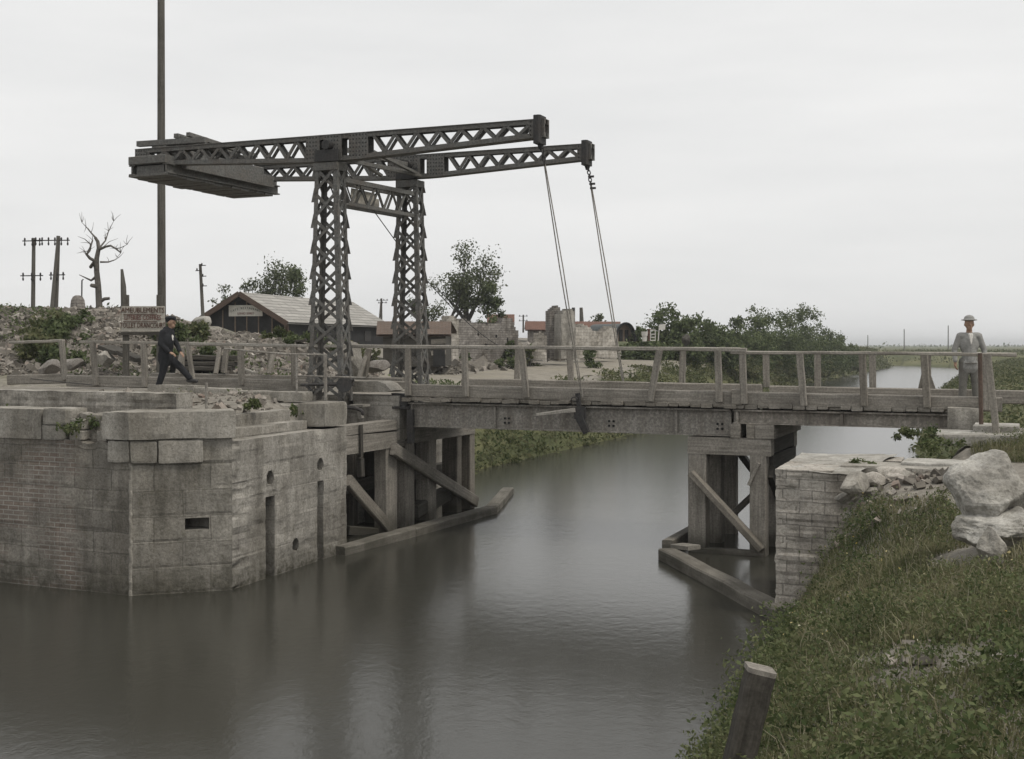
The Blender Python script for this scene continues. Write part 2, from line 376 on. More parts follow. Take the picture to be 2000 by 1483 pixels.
# ------------------------------------------------------------------ terrain
def sL(v): return np.interp(v, [-9, -7.02, -7.01, -6.5, -2.7, -2.6, 4.4, 4.6, 9, 27, 97, 194, 216], [-70, -70, -12.9, -12.4, -12.5, -13.6, -13.6, -14.3, -15.8, -16.0, -20.7, -23.3, -24.5])
def sR(v): return np.interp(v, [-14, -11.5, -8.7, -5.2, -2.4, -2.2, 3.5, 12, 24, 84, 150, 160, 165, 172, 176, 182, 184, 190, 216, 217], [-2.7, -2.8, -3.05, -3.2, -3.2, -1.9, -1.9, -2.4, -4.3, -7.5, -9, -6, 5, 80, 400, 400, 40, -11, -24.5, -200])
MX = [-40, -17.5, -15.5, -13.0, -11.6, -10.8, -9.6, -7.6, -6.6, -4.0, 0]
MZ = [4.9, 5.0, 5.05, 5.0, 4.75, 4.35, 4.2, 4.1, 3.9, 3.3, 3.0]
def fbm(x, y, seed=0):
    r = np.zeros_like(x)
    for i, (fq, am) in enumerate(((.23, .5), (.61, .28), (1.37, .15), (2.9, .08))):
        r += am*(np.sin(fq*x*1.7+seed+i*1.3)*np.cos(fq*y*1.3+2.1*i+seed)+np.sin(fq*(x+y)*.9+i*2.7+seed*.7))*.5
    return r
def smooth(a, b, x):
    t = np.clip((x-a)/(b-a), 0, 1); return t*t*(3-2*t)
def hgt(s, v):
    s = np.asarray(s, float); v = np.asarray(v, float)
    X = s*CU+(v+N0)*SU; Y = -s*SU+(v+N0)*CU
    dl = sL(v)-s; dr = s-sR(v)
    nb = fbm(X, Y)
    # left bank
    far = np.interp(dl, [-2, 0, 1.2, 2.6, 3.2, 7.5, 14, 20, 60], [-1.2, -.1, 1.4, 2.36, 2.5, 2.62, 3.45, 4.0, 3.6]) + .12*nb*np.clip(dl, 0, 1)
    far = far + smooth(24, 48, v)*.45*np.clip(dl/2.6, 0, 1)
    wall = np.where(dl > .45, 2.72+.16*smooth(-5.5, -2, v)*(s < -13.3)+.05*nb, -1.0)
    wall = np.where((v > -2.75) & (v < -.3) & (dl < .9), np.where(dl > .15, 2.18, -1), wall)
    wall = np.where((v >= -.3) & (v < 4.5), np.where(dl > .3, 2.78+.03*nb, -1), wall)
    left = wall+(far-wall)*smooth(4.0, 7.0, v)
    mt = np.interp(X, MX, MZ)
    ft = smooth(32.6, 40.5, Y+.6*fbm(X*1.3, Y*.2, 3))
    bk = 1-.55*smooth(44, 58, Y)
    mound = (mt-2.85)*ft*bk+.18*ft*fbm(X*2.2, Y*2.2, 5)
    inm = smooth(-3, -7, X)*np.where(Y > 31.5, 1, 0)*(1-smooth(58, 75, Y))
    left = left*(1-inm)+np.maximum(left, 2.85+mound)*inm
    left = np.where(dl > 60, 3.2, left)
    # right bank
    near = np.interp(dr, [-2, 0, .25, .8, 1.7, 3.2, 6, 30], [-1.2, -.08, .3, .95, 1.5, 1.95, 2.12, 2.3]) + .10*nb*np.clip(dr*2, 0, 1)
    steep = np.interp(dr, [-2, 0, .6, 1.0, 1.3, 4], [-1.2, -.1, 1.0, 1.75, 2.05, 2.25]) + .05*nb*np.clip(dr*2, 0, 1)
    ab = np.interp(dr, [-1, 0, .35, .8, 4, 30], [-1, -.3, 1.6, 2.25, 2.55, 2.4])
    rfar = np.interp(dr, [-2, 0, 2.5, 6, 20], [-1.2, -.1, 1.0, 1.9, 2.3]) + .1*nb*np.clip(dr, 0, 1)
    right = near+(steep-near)*smooth(-8, -5, v)
    right = right+(ab-right)*smooth(-2.6, -2.0, v)
    right = right+(rfar-right)*smooth(2.5, 6, v)
    right = np.where(v > 150, np.interp(dr, [-2, 0, 2, 6, 40], [-1.2, -.1, 1.0, 2.0, 2.4]), right)
    h = np.where(dl > dr, left, right)
    h = np.where((dl <= 0) & (dr <= 0), np.minimum(h, -1.0 + 0*h), h)
    return np.where(v > 217, 2.4+.1*nb*0, h)
def hz(X, Y): s, v = SVw(X, Y); return float(hgt(s, v))
def grow(a, n, g, st): 
    o = []; x = a
    for _ in range(n): x += st; o.append(x); st *= g
    return o
ss = np.array(sorted([-40-x for x in grow(0, 26, 1.22, 1.2)] + list(np.arange(-40, -27, .7)) + list(np.arange(-27, -16, .45)) + list(np.arange(-16, 6, .2)) + list(np.arange(6, 30, 1.2)) + [30+x for x in grow(0, 26, 1.22, 1.5)]))
vv = np.array(list(-24-np.array(grow(0, 14, 1.35, 1.0))[::-1]) + list(np.arange(-24, 9, .22)) + list(np.arange(9, 50, .5)) + [50+x for x in grow(0, 70, 1.06, .6)])
vv = np.concatenate([vv, vv[-1]+np.array(grow(0, 12, 1.5, 20))])
S_, V_ = np.meshgrid(ss, vv, indexing='ij'); H_ = hgt(S_, V_)
gx = S_*CU+(V_+N0)*SU; gy = -S_*SU+(V_+N0)*CU
ns, nv = S_.shape; idx = np.arange(ns*nv).reshape(ns, nv)
fq = np.stack([idx[:-1, :-1], idx[1:, :-1], idx[1:, 1:], idx[:-1, 1:]], -1).reshape(-1, 4)
g = np_mesh('ground', np.stack([gx, gy, H_], -1).reshape(-1, 3), fq, M['ground'], smooth=True)
dl_ = sL(V_)-S_; dr_ = S_-sR(V_)
soil = np.where(dl_ > dr_, np.where(V_ < 7, 1.0, .12), .16)
soil = np.maximum(soil, np.where((dl_ > 2.2) & (dl_ < 26) & (V_ < 75) & (dl_ > dr_), .75, 0))
soil = np.where((gy > 31) & (gx < -4) & (gy < 60), .62, soil)
soil = np.where((gy > 70) & (dl_ > 30), .05, soil)
soil = np.where((dr_ > dl_) & (V_ < 4) & (V_ > -6.4), .75, soil); soil = np.where((dr_ > dl_) & (V_ <= -6.4), .62, soil)
at = g.data.attributes.new('soil', 'FLOAT', 'POINT'); at.data.foreach_set('value', soil.ravel().astype(np.float32))
tag(g, 'rough earth banks, fields and rubble ground around the canal', kind='structure')
# road along the far left bank
rv = np.array(list(np.arange(4.6, 60, 1.0))+list(np.arange(60, 240, 5))); rv_s = []
verts = []; faces = []
rd = np.linspace(0, 1, 9)
for i, v in enumerate(rv):
    e0 = 2.5+.25*math.sin(v*.5)+.2*math.sin(v*1.3); e1 = 7.4+.3*math.sin(v*.4+1)+ (0 if v > 12 else (12-v)*.9)
    for t in rd:
        d = e0+(e1-e0)*t; s = float(sL(v))-d; p = W(s, v, float(hgt(s, v))+.03); verts.append(p)
for i in range(len(rv)-1):
    for j in range(8): a = i*9+j; faces.append((a, a+9, a+10, a+1))
tag(np_mesh('road', verts, faces, M['road'], smooth=True), 'pale dirt road curving away beside the canal', kind='structure')
mb = MB(); mb.face([(-900, -300, 0), (1200, -300, 0), (1200, 900, 0), (-900, 900, 0)])
tag(mb.build('water', M['water']), 'smooth dark canal water', kind='structure')

# ------------------------------------------------------------------ masonry with real relief
def nse(p, sc): return noise.noise(Vector(p)*sc)
def relief_wall(A, B, z0, z1, holes=(), course=.33, bw=.75, amp=.012, res=.045, seed=0, u0=0.0, ragged=0, topfun=None, groove=.014, chip=None, depth=.8):
    """vertical face from A to B (world xy), outward normal to the right of A->B; returns an MB with face, top, ends"""
    A = Vector((A[0], A[1], 0)); B = Vector((B[0], B[1], 0)); d = B-A; L = d.length; d.normalize(); nrm = Vector((d.y, -d.x, 0))
    us = set(np.linspace(0, L, max(2, int(L/res))).round(4)); zs = set(np.linspace(z0, z1, max(2, int((z1-z0)/res))).round(4))
    for h in holes:
        k_ = 9 if len(h) > 5 else 2
        us |= set(np.linspace(h[0], h[1], k_)); zs |= set(np.linspace(h[2], h[3], k_))
    us = sorted(us); zs = sorted(zs); mb = MB(); rr = random.Random(seed)
    offs = {}
    def dis(u, z):
        row = math.floor(z/course); x = u+u0+(bw*.5 if row % 2 == 0 else 0); cx = math.floor(x/bw)
        key = (row, cx)
        if key not in offs: offs[key] = rr.uniform(-amp, amp)
        p = A+d*u+UP*z
        w1 = nse(p, 2.5)*.02
        gz = min((z+w1) % course, course-(z+w1) % course); gx_ = min((x+w1) % bw, bw-(x+w1) % bw)
        o = offs[key]+amp*1.1*nse(p, 6)+amp*.8*nse(p, 17)
        if min(gz, gx_) < .022: o -= groove*(.6+.8*abs(nse(p, 1.3)))
        if chip: o -= chip(u, z, p)
        return o
    def pt(u, z):
        zz = z
        if topfun and z > z1-.5: zz = z+(topfun(u))*((z-(z1-.5))/.5)
        e = dis(u, zz)
        return A+d*u+nrm*e+UP*zz
    G = [[pt(u, z) for z in zs] for u in us]
    def inh(u, z): return any(h[0] < u < h[1] and h[2] < z < h[3] and (len(h) < 6 or ((u-(h[0]+h[1])/2)/(h[1]-h[0])*2)**2+((z-(h[2]+h[3])/2)/(h[3]-h[2])*2)**2 < 1.02) for h in holes)
    for i in range(len(us)-1):
        for j in range(len(zs)-1):
            if inh((us[i]+us[i+1])/2, (zs[j]+zs[j+1])/2): continue
            mb.face([G[i][j], G[i+1][j], G[i+1][j+1], G[i][j+1]], [(us[i]+u0, zs[j]), (us[i+1]+u0, zs[j]), (us[i+1]+u0, zs[j+1]), (us[i]+u0, zs[j+1])], True)
    back = -nrm*depth
    for i in range(len(us)-1):           # top
        a, b = G[i][-1], G[i+1][-1]; mb.face([a, b, b+back, a+back])
    for Gc, fl in ((G[0], 0), (G[-1], 1)):
        for j in range(len(zs)-1):
            q = [Gc[j], Gc[j+1], Gc[j+1]+back, Gc[j]+back]; mb.face(q if not fl else q[::-1])
    for h in holes:
        dp = -nrm*h[4]
        c = [A+d*h[0]+UP*h[2], A+d*h[1]+UP*h[2], A+d*h[1]+UP*h[3], A+d*h[0]+UP*h[3]]
        f = nrm*.02
        for q in range(4):
            a, b = c[q], c[(q+1) % 4]; mb.face([a+f*0, b+f*0, b+dp, a+dp])
        mb.face([x+dp for x in c])
    return mb
def block(mb, s0, s1, v0, v1, z0, z1, j=.02, sub=5, amp=.015):
    """worn stone block with softened, chipped corners"""
    bm = bmesh.new(); bmesh.ops.create_cube(bm, size=1)
    bmesh.ops.subdivide_edges(bm, edges=bm.edges, cuts=sub, use_grid_fill=True)
    c = Vector(((s0+s1)/2, (v0+v1)/2, (z0+z1)/2)); h = Vector((s1-s0, v1-v0, z1-z0)); jj = [random.uniform(-j, j) for _ in range(4)]
    vs = []
    for q in bm.verts:
        p = Vector((q.co.x*h.x, q.co.y*h.y, q.co.z*h.z)); 
        ex = [abs(q.co[i]) > .49 for i in range(3)]
        p.x += jj[0]*q.co.y; p.z += jj[1]*q.co.x
        pw = W(c.x+p.x, c.y+p.y, c.z+p.z)
        k_ = sum(ex)
        pull = (.0, .0, .006, .012)[k_]*(1+1.5*max(0, nse(pw, 2.2)))
        sc = 1-pull/ max(.1, p.length)
        p = p*sc
        pw = W(c.x+p.x, c.y+p.y, c.z+p.z)
        nn = Vector((nse(pw+Vector((9, 0, 0)), 5), nse(pw+Vector((0, 9, 0)), 5), nse(pw+Vector((0, 0, 9)), 5)))*amp
        vs.append(pw+nn)
    bm.verts.index_update()
    for f in bm.faces: mb.face([vs[q.index] for q in f.verts], None, False)
    bm.free()

# left abutment: AB (along the basin), BC (splayed corner), CD (along the canal)
ptA = W(-19.5, -7.5, 0); ptB = W(-12.9, -7.5, 0); ptC = W(-11.72, -6.5, 0); ptD = W(-11.93, -2.69, 0)
ab = thing('stone_abutment', 'massive grey stone quay wall with splayed corner left of the canal', 'quay wall', ptB)
LAB = (ptB-ptA).length
def topAB(u): return -.0-.14*max(0, nse((u*1.3, 0, 3), 1.0))
mb = relief_wall(ptA, ptB, -.6, 2.40, (), .33, .75, .006, .05, 1, groove=.007, u0=1.1-LAB, topfun=lambda u: -.1*abs(nse((u*2, 1, 3), 1.)), chip=lambda u, z, p: .05*max(0, nse(p, 1.4)-.25))
mb.build('basin_face', M['stone_brick'], ab, merge=False)
Lbc = (ptC-ptB).length
Ybc = 19.1
mb = relief_wall(ptB, ptC, -.6, 2.44, ((.82, 1.19, .98, 1.17, .6),), .41, .86, .006, .04, 2, groove=.008, u0=.05, chip=lambda u, z, p: .05*max(0, nse(p, 2.0)-.3)*(1 if u > Lbc-.35 else .3))
mb.build('corner_face', M['stone'], ab)
Lcd = (ptD-ptC).length
def ucd(px): return (Vector((P(px, 900, YS(px, -11.82)).x, YS(px, -11.82), 0))-Vector((ptC.x, ptC.y, 0))).length
u1, u2 = ucd(524), ucd(631); uh = ucd(578)
holes = [(u1-.14, u1+.14, -.5, 1.36, .75), (u2-.11, u2+.11, -.5, 1.44, .75), (u1-.11, u1+.11, 1.55, 1.79, .4, 1), (u2-.11, u2+.11, 1.62, 1.85, .4, 1), (uh-.11, uh+.11, .3, .53, .4, 1)]
def chipcd(u, z, p):
    e = max(0, 1-u/.7)
    return .10*max(0, nse((p.x*2, p.y*2, p.z*7), 1.0)-.05)*e+.05*max(0, nse((p.x*1.6, p.y*1.6, p.z*4), 1.0)-.3)
mb = relief_wall(ptC, ptD, -.6, 2.36, holes, .24, .9, .006, .04, 3, groove=.004, chip=chipcd)
mb.build('canal_face', M['rough_stone'], ab)
mb = MB(); b0 = W(-11.93, -2.69, 0)
mb = relief_wall(W(-11.93, -2.69, 0), W(-14.2, -2.69, 0), -.6, 2.36, (), .3, .7, .012, .09, 4); mb.build('end_face', M['rough_stone'], ab)
# projecting string course under the coping
mb = MB()
dBC = (ptC-ptB).normalized(); nBC = Vector((dBC.y, -dBC.x, 0))
def slab_on(mb, A, d, n, u0, u1, z0, z1, pr, dp, sub=4):
    """worn slab laid on a wall line"""
    L = u1-u0
    for i in range(1):
        bm = bmesh.new(); bmesh.ops.create_cube(bm, size=1); bmesh.ops.subdivide_edges(bm, edges=bm.edges, cuts=sub+3, use_grid_fill=True)
        vs = []
        for q in bm.verts:
            k_ = sum(abs(q.co[t]) > .49 for t in range(3))
            p = A+d*(u0+L*(q.co.x+.5))+n*(pr-(pr+dp)*(.5-q.co.y))+UP*(z0+(z1-z0)*(q.co.z+.5))
            cen = A+d*(u0+L*.5)+n*((pr-dp)/2)+UP*((z0+z1)/2)
            pull = (0, 0, .005, .012)[k_]*(1+2.5*max(0, nse(p, 2.0)))
            p = p+(cen-p).normalized()*pull
            p += Vector((nse(p, 4), nse(p+Vector((5, 5, 5)), 4), nse(p+Vector((9, 1, 1)), 4)))*.014
            vs.append(p)
        bm.verts.index_update()
        for f in bm.faces: mb.face([vs[q.index] for q in f.verts])
        bm.free()
A0 = Vector((ptB.x, ptB.y, 0))
mb_ = MB(); n_b = ((-NV)+Vector((dBC.y, -dBC.x, 0))).normalized(); mb_.bar(A0-n_b*.016+UP*-.4, A0-n_b*.016+UP*2.06, .055, .05, n_b, .018, 40, .009); mb_.build('worn_arris', M['coping'], ab)
AA = Vector((ptA.x, ptA.y, 0)); dAB = U.copy(); nAB = -NV
slab_on(mb, A0, dBC, nBC, .0, .40, 2.06, 2.40, .05, .4); slab_on(mb, A0, dBC, nBC, .42, 1.10, 2.05, 2.41, .055, .4)
slab_on(mb, A0, dAB, nAB, -.42, -.0, 2.07, 2.40, .045, .4)
mb.build('string_course', M['coping'], ab)
mb = MB()        # mitred corner coping: two legs meeting at B
i_, o_ = .75, .075
mbi = A0; 
bis = (nAB+nBC).normalized(); kk = 1/bis.dot(nBC)
def cop(z): 
    q0 = A0+bis*(o_*kk); q1 = A0-bis*(i_*kk)
    return [A0-dAB*.5+nAB*o_, q0, ptC.xy.to_3d()+dBC*.05+nBC*o_, ptC.xy.to_3d()+dBC*.05-nBC*i_, q1, A0-dAB*.5-nAB*i_], z
pl, _ = cop(0)
def worn_prism(mb, poly, z0, z1, nu=10, nzv=5, amp=.016):
    n = len(poly); rings = []
    pts = []
    for i in range(n):
        a, b = poly[i], poly[(i+1) % n]; L = (b-a).length; m_ = max(2, int(L/.09))
        for t in range(m_): pts.append(a+(b-a)*(t/m_))
    cen = sum(pts, Vector())/len(pts)
    for kz in range(nzv+1):
        z = z0+(z1-z0)*kz/nzv; e = 1 if kz in (0, nzv) else 0
        rg = []
        for p in pts:
            q = Vector((p.x, p.y, z)); inw = (Vector((cen.x, cen.y, z))-q).normalized()
            q += inw*((.006+.06*max(0, nse(q, 1.7)-.18))*e); q += Vector((nse(q, 4), nse(q+Vector((5, 5, 5)), 4), nse(q+Vector((9, 1, 1)), 3)))*amp
            rg.append(q)
        rings.append(rg)
    for kz in range(nzv):
        for i in range(len(pts)):
            j = (i+1) % len(pts); mb.face([rings[kz][i], rings[kz][j], rings[kz+1][j], rings[kz+1][i]])
    mb.face(rings[-1]); mb.face(rings[0][::-1])
worn_prism(mb, pl, 2.43, 2.85); mb.build('corner_coping', M['coping'], ab)
mb = MB(); slab_on(mb, ptC.xy.to_3d(), (ptD-ptC).xy.to_3d().normalized(), Vector((.94, -.34, 0)).normalized(), Lcd-.86, Lcd-.02, 2.40, 2.83, .02, .55); mb.build('end_coping', M['coping'], ab)
mb = MB()        # bedding ledge left where the coping is missing
dCD = (ptD-ptC).xy.to_3d().normalized(); nCD = Vector((dCD.y, -dCD.x, 0))
slab_on(mb, ptC.xy.to_3d(), dCD, nCD, .1, Lcd-.9, 2.36, 2.52, -.32, .7); slab_on(mb, ptC.xy.to_3d(), dCD, nCD, .3, Lcd-1.0, 2.50, 2.72, -.62, .9)
mb.build('bedding_ledge', M['rough_stone'], ab)
mb = MB(); block(mb, -12.9-1.3, -12.9-.35, -7.28, -6.75, 2.36, 2.78, .03, 7, .05); mb.build('rubble_core', M['rough_stone'], ab)
# loose blocks of the broken coping along the basin face
blk = [(-1.75, -1.28, 2.62, 2.88, .04), (-1.78, -1.3, 2.38, 2.61, .03), (-1.24, -1.0, 2.55, 2.72, -.02), (-1.24, -.98, 2.38, 2.54, .0), (-.62, -.52, 2.56, 2.70, -.03), (-.7, -.5, 2.38, 2.54, -.02)]
# measured along AB from B
names = ['upper stone block at the left end of the broken quay coping', 'lower stone block under the end block of the broken coping', 'upper small stone in the gap of the broken coping', 'lower small stone in the gap of the broken coping', 'upper stone chip beside the big corner coping', 'lower stone chip under the corner coping edge']
for (a, b, z0, z1, pr), lb in zip(blk, names):
    mb = MB(); slab_on(mb, A0, dAB, nAB, a, b, z0, z1, pr, .45); tag(mb.build('stone_block', M['coping']), lb, 'stone block', 'loose blocks of the quay coping')
mb = MB(); slab_on(mb, A0, dAB, nAB, -6.5, -1.8, 2.38, 2.86, .03, .6); tag(mb.build('coping_stone', M['coping']), 'long coping stone running off past the left edge of the quay', 'coping stone')
# low wall on the platform and the stone row by the bridge
pv = -6.35
lw = relief_wall(W(-19.5, pv, 0), W(SX(343, pv), pv, 0), 2.6, 3.10, (), .14, .42, .012, .05, 8, depth=.42, topfun=lambda u: .02*nse((u, 0, 0), 3))
tag(lw.build('low_wall', M['rough_stone']), 'low rough stone wall on the quay behind the coping', 'low wall')
pv2 = -1.35; s0, s1 = SX(286, pv2), SX(592, pv2); rowt = 3.03
row_root = thing('kerb_stone_row', 'row of long pale kerb stones laid beside the timber bridge kerb', 'kerb stones', W((s0+s1)/2, pv2, 2.8))
cuts = [s0, s0+1.3, s0+2.25, s1]
for i in range(3):
    mb = MB(); block(mb, cuts[i]+.01, cuts[i+1]-.01, pv2, pv2+.42, 2.74, rowt-.05*i, .015); mb.build('kerb_stone', M['coping'], row_root)

# right-hand masonry: broken pier in front of the bridge
rw = thing('ruined_pier', 'pale broken masonry pier rising from the water right of the canal', 'ruined wall', W(-3.4, -4.95, 0))
Rf = P(1515, 915, 17.26); Rb = W(-3.5, -2.35, 0); Re = W(-1.65, -5.02, 0)
def topr(u): return -.04-1.1*max(0, (u-1.05))*(.6+.5*nse((u*2.2, 4, 1), 1))
mb = relief_wall((Rf.x, Rf.y), (Re.x, Re.y), -.5, 2.12, (), .155, .62, .008, .04, 11, topfun=topr, groove=.012, chip=lambda u, z, p: .12*max(0, nse((p.x*1.2, p.y*1.2, p.z*2.6), 1)-.05)*min(1, max(0, u-.5))+.03*max(0, nse(p, 4)))
mb.build('front_face', M['pale_wall'], rw)
mb = relief_wall((Rb.x, Rb.y), (Rf.x, Rf.y), -.5, 2.12, (), .155, .62, .016, .06, 12, groove=.02); mb.build('canal_side_face', M['pale_wall'], rw)
mb = MB()
xs = np.linspace(0, 1, 22)
c00, c10, c01, c11 = Vector((Rf.x, Rf.y, 2.115)), W(-2.3, -5.0, 2.10), W(-3.5, -2.35, 2.13), W(-2.0, -2.3, 2.16)
def cp(a, b):
    p = (c00*(1-a)+c10*a)*(1-b)+(c01*(1-a)+c11*a)*b; p.z += .018*nse(p, 3)+.01*nse(p, 9); return p
for i in range(21):
    for j in range(21): mb.face([cp(xs[i], xs[j]), cp(xs[i+1], xs[j]), cp(xs[i+1], xs[j+1]), cp(xs[i], xs[j+1])], None, True)
mb.build('top_bed', M['white_stone'], rw)
mb = relief_wall(W(-1.9, -2.3, 0).xy, W(-3.5, -2.35, 0).xy, -.5, 2.12, (), .2, .6, .014, .09, 14); mb.build('rear_face', M['pale_wall'], rw)

# ------------------------------------------------------------------ the lifting bridge
KW = 2.75                       # far kerb line
sA, sB, sE = SX(800, 0), SX(1430, 0), SX(1850, 0)
def zk(s): return 3.08-.05*(s-sA)/7.0            # kerb top
ZD = 2.80
span = thing('bascule_span', 'timber decked lifting span on a plate girder across the canal', 'bridge span', W((sA+sB)/2, 1.3, 2.2))
fspan = thing('approach_span', 'short fixed timber span from the trestle to the right bank', 'bridge span', W((sB+sE)/2, 1.3, 2.4))
def planks(s0, s1, root, sag=0):
    mb = MB(); s = s0
    while s < s1:
        wd = random.uniform(.19, .25); o = random.uniform(-.02, .05); th = random.uniform(.065, .08); dz = random.uniform(-.012, .012)
        if random.random() < .12: o -= .09
        a, b = W(s+wd/2, -.10-o, ZD-th/2+dz), W(s+wd/2, KW+.12+random.uniform(0, .05), ZD-th/2+dz)
        mb.bar(a, b, wd-random.uniform(.006, .02), th, UP, .012); s += wd
    mb.build('deck', M['wood'], root)
planks(sA-.12, sB-.01, span); planks(sB+.02, sE+.25, fspan)
def girder(root, s0, s1, z0, z1, v, m, holes=()):
    mb = MB(); mb2 = MB()
    mb.box(s0, s1, v, v+.03, z0+.02, z1-.02); mb.box(s0, s1, v-.10, v+.13, z1-.03, z1); mb.box(s0, s1, v-.10, v+.13, z0, z0+.025)
    for st in np.arange(s0+.05, s1, 1.9): mb.box(st, st+.05, v-.07, v-.001, z0+.03, z1-.035)
    for hx in holes:
        for a in (0, .09):
            for b in (0, .09): mb2.tube([W(hx+a, v-.014, z0+.13+b), W(hx+a, v+.01, z0+.13+b)], .024, 8)
    n0 = len(mb.f); mb.v, k0 = mb.v+mb2.v, len(mb.v); mb.f += [tuple(i+k0 for i in q) for q in mb2.f]; mb.uv += mb2.uv; mb.sm += mb2.sm
    g_ = mb.build('girder', m, root); g_.data.materials.append(M['tar'])
    g_.data.polygons.foreach_set('material_index', [0]*n0+[1]*(len(mb.f)-n0))
hs_ = [SX(x, 0) for x in (984, 1188, 1400)]
GZ = ZD-.085
girder(span, sA-.02, sB-.03, 2.19, GZ-.02, .06, M['girder'], hs_); girder(span, sA-.02, sB-.03, 2.19, GZ-.02, KW-.12, M['girder'])
girder(fspan, sB+.02, sE+.05, 2.43, GZ-.02, .06, M['girder2']); girder(fspan, sB+.02, sE+.05, 2.43, GZ-.02, KW-.12, M['girder2'])
for root, a, b in ((span, sA-.1, sB), (fspan, sB, sE)):     # cross joists under the planks
    mb = MB()
    for s in np.arange(a+.4, b-.2, 1.3): mb.bar(W(s, .2, GZ-.16), W(s, KW-.2, GZ-.16), .14, .2)
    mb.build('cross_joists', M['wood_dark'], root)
def kerb(root, s0, s1, v, z0, dz=0, h=.26, segs=1, name='kerb_beam'):
    ed = np.linspace(s0, s1, segs+1); mb = MB()
    for i in range(segs):
        mb.bar(W(ed[i]+.01, v, zk(ed[i])-h/2+dz), W(ed[i+1]-.01, v, zk(ed[i+1])-h/2+dz), .2, h, UP, .018, 6, .004)
    mb.build(name, M['wood'], root)
kerb(span, sA-.1, SX(1430, 0), .05, 0, segs=1); kerb(span, sA-.1, sB, KW, .03, .05)
kerb(fspan, SX(1455, 0), sE+.9, .05, 0, .0, .25); kerb(fspan, sB+.15, sE+1.3, KW, 0, .03)
mb = MB(); mb.bar(W(SX(1432, 0), -.02, 2.93), W(SX(1452, 0), -.02, 2.93), .24, .30, UP); mb.build('end_chock', M['wood'], fspan)
def rail(root, pts, w=.11, h=.075, m=None, nm='handrail'):
    mb = MB()
    for a, b in zip(pts[:-1], pts[1:]): mb.bar(a, b, w, h, UP, .012, 8, .006)
    mb.build(nm, m or M['wood_pale'], root)
def post(root, top, bot, w=.12, d=.09, m=None, nm='rail_post'):
    mb = MB(); mb.bar(bot, top, w, d, NV, .01, 4, .004); mb.build(nm, m or M['wood'], root)
vn = -.06
rail(span, [PV(688, 677, vn), PV(1000, 679, vn), PV(1458, 683.5, vn)])
rail(fspan, [PV(1428, 689, vn), PV(1700, 690, vn), PV(1985, 694, vn)], .1, .06)
for (xt, yt, xb, yb) in ((797, 680, 797, 772), (907, 681, 910, 774), (1019, 682, 1028, 776), (1288, 684, 1270, 783), (1402, 685, 1405, 785)):
    post(span, PV(xt, yt, vn-.05), PV(xb, yb, vn-.05), .125, .08)
for (xt, yt, xb, yb) in ((1450, 692, 1453, 788), (1562, 692, 1570, 792), (1684, 693, 1688, 792), (1805, 694, 1811, 796), (1923, 695, 1926, 800)):
    post(fspan, PV(xt, yt, vn-.05), PV(xb, yb, vn-.05), .125, .08)
vf = KW+.06
for (xt, yt, xb, yb) in ((1012, 681, 1010, 746), (1112, 682, 1116, 750), (1334, 686, 1332, 752)): post(span, PV(xt, yt, vf), PV(xb, yb, vf), .13, .08)
for (xt, yt, xb, yb) in ((1496, 690, 1497, 756), (1597, 690, 1597, 760), (1704, 691, 1705, 765), (1812, 692, 1812, 766)): post(fspan, PV(xt, yt, vf), PV(xb, yb, vf), .13, .08)
rail(span, [PV(700, 676, vf), PV(1445, 682, vf)], .1, .07); rail(fspan, [PV(1440, 688, vf), PV(1985, 692, vf)], .1, .06)
mb = MB(); mb.bar(PV(1808, 722, vf), PV(1798, 766, vf+.05), .12, .06, NV); mb.bar(PV(1808, 722, vf), PV(1824, 768, vf-.05), .12, .06, NV); mb.build('post_brace', M['wood'], fspan)
# iron lifting bracket on the near girder
mb = MB()
bs = SX(1137, -.1)
mb.bar(PV(1128, 768, -.16), PV(1132, 800, -.16), .09, .05, NV); mb.bar(PV(1132, 795, -.18), PV(1134, 818, -.18), .24, .06, NV); mb.bar(PV(1132, 815, -.2), PV(1146, 846, -.2), .16, .1, NV, taper=.8)
mb.tube([PV(1122+6*math.cos(a), 780+4*math.sin(a), -.2) for a in np.linspace(0, 6.28, 13)], .012, 6)
mb.build('lifting_bracket', M['iron'], span)
mb = MB(); mb.bar(PV(1048, 810, -.3), PV(1124, 801, -.2), .05, .05, UP, taper=1.7); tag(mb.build('wooden_stick', M['wood_pale']), 'pale stick wedged beside the iron lifting bracket of the bridge', 'stick')
# pivot end: chamfered block, seat masonry, hinge
seat = thing('pivot_seat', 'stone and timber seat under the pivot end of the lifting span', 'bridge seat', W(-12.8, 0, 2.2))
mb = MB(); v_ = -.12
mb.prism([PV(672, 745, v_), PV(672, 766, v_), PV(756, 766, v_), PV(764, 763, v_), PV(752, 750, v_), PV(738, 745, v_)][::-1], NV*.55); mb.build('cap_block', M['coping'], seat)
mb = relief_wall(W(SX(600, -.05), -.05, 0), W(SX(780, -.05), -.05, 0), 1.9, 2.83, ((1.02, 1.16, 2.56, 2.75, .3),), .3, .6, .01, .06, 21, depth=.5); mb.build('seat_wall', M['rough_stone'], seat)
mb = MB(); mb.bar(PV(690, 792, -.5), PV(716, 792, -.5), .3, .05, UP); mb.bar(PV(700, 795, -.5), PV(706, 818, -.5), .09, .1, NV); mb.build('bracket_shelf', M['rough_stone'], seat)
mb = MB()
mb.prism([PV(764, 768, .02), PV(800, 770, .02), PV(800, 792, .02), PV(788, 800, .02), PV(770, 790, .02)][::-1], NV*.2); mb.tube([PV(788, 786, -.1), PV(788, 786, .2)], .09, 14)
mb.bar(PV(802, 800, -.05), PV(802, 866, -.05), .13, .12, NV); mb.bar(PV(770, 796, -.02), PV(800, 796, -.02), .2, .05, UP); mb.build('hinge', M['iron'], seat)

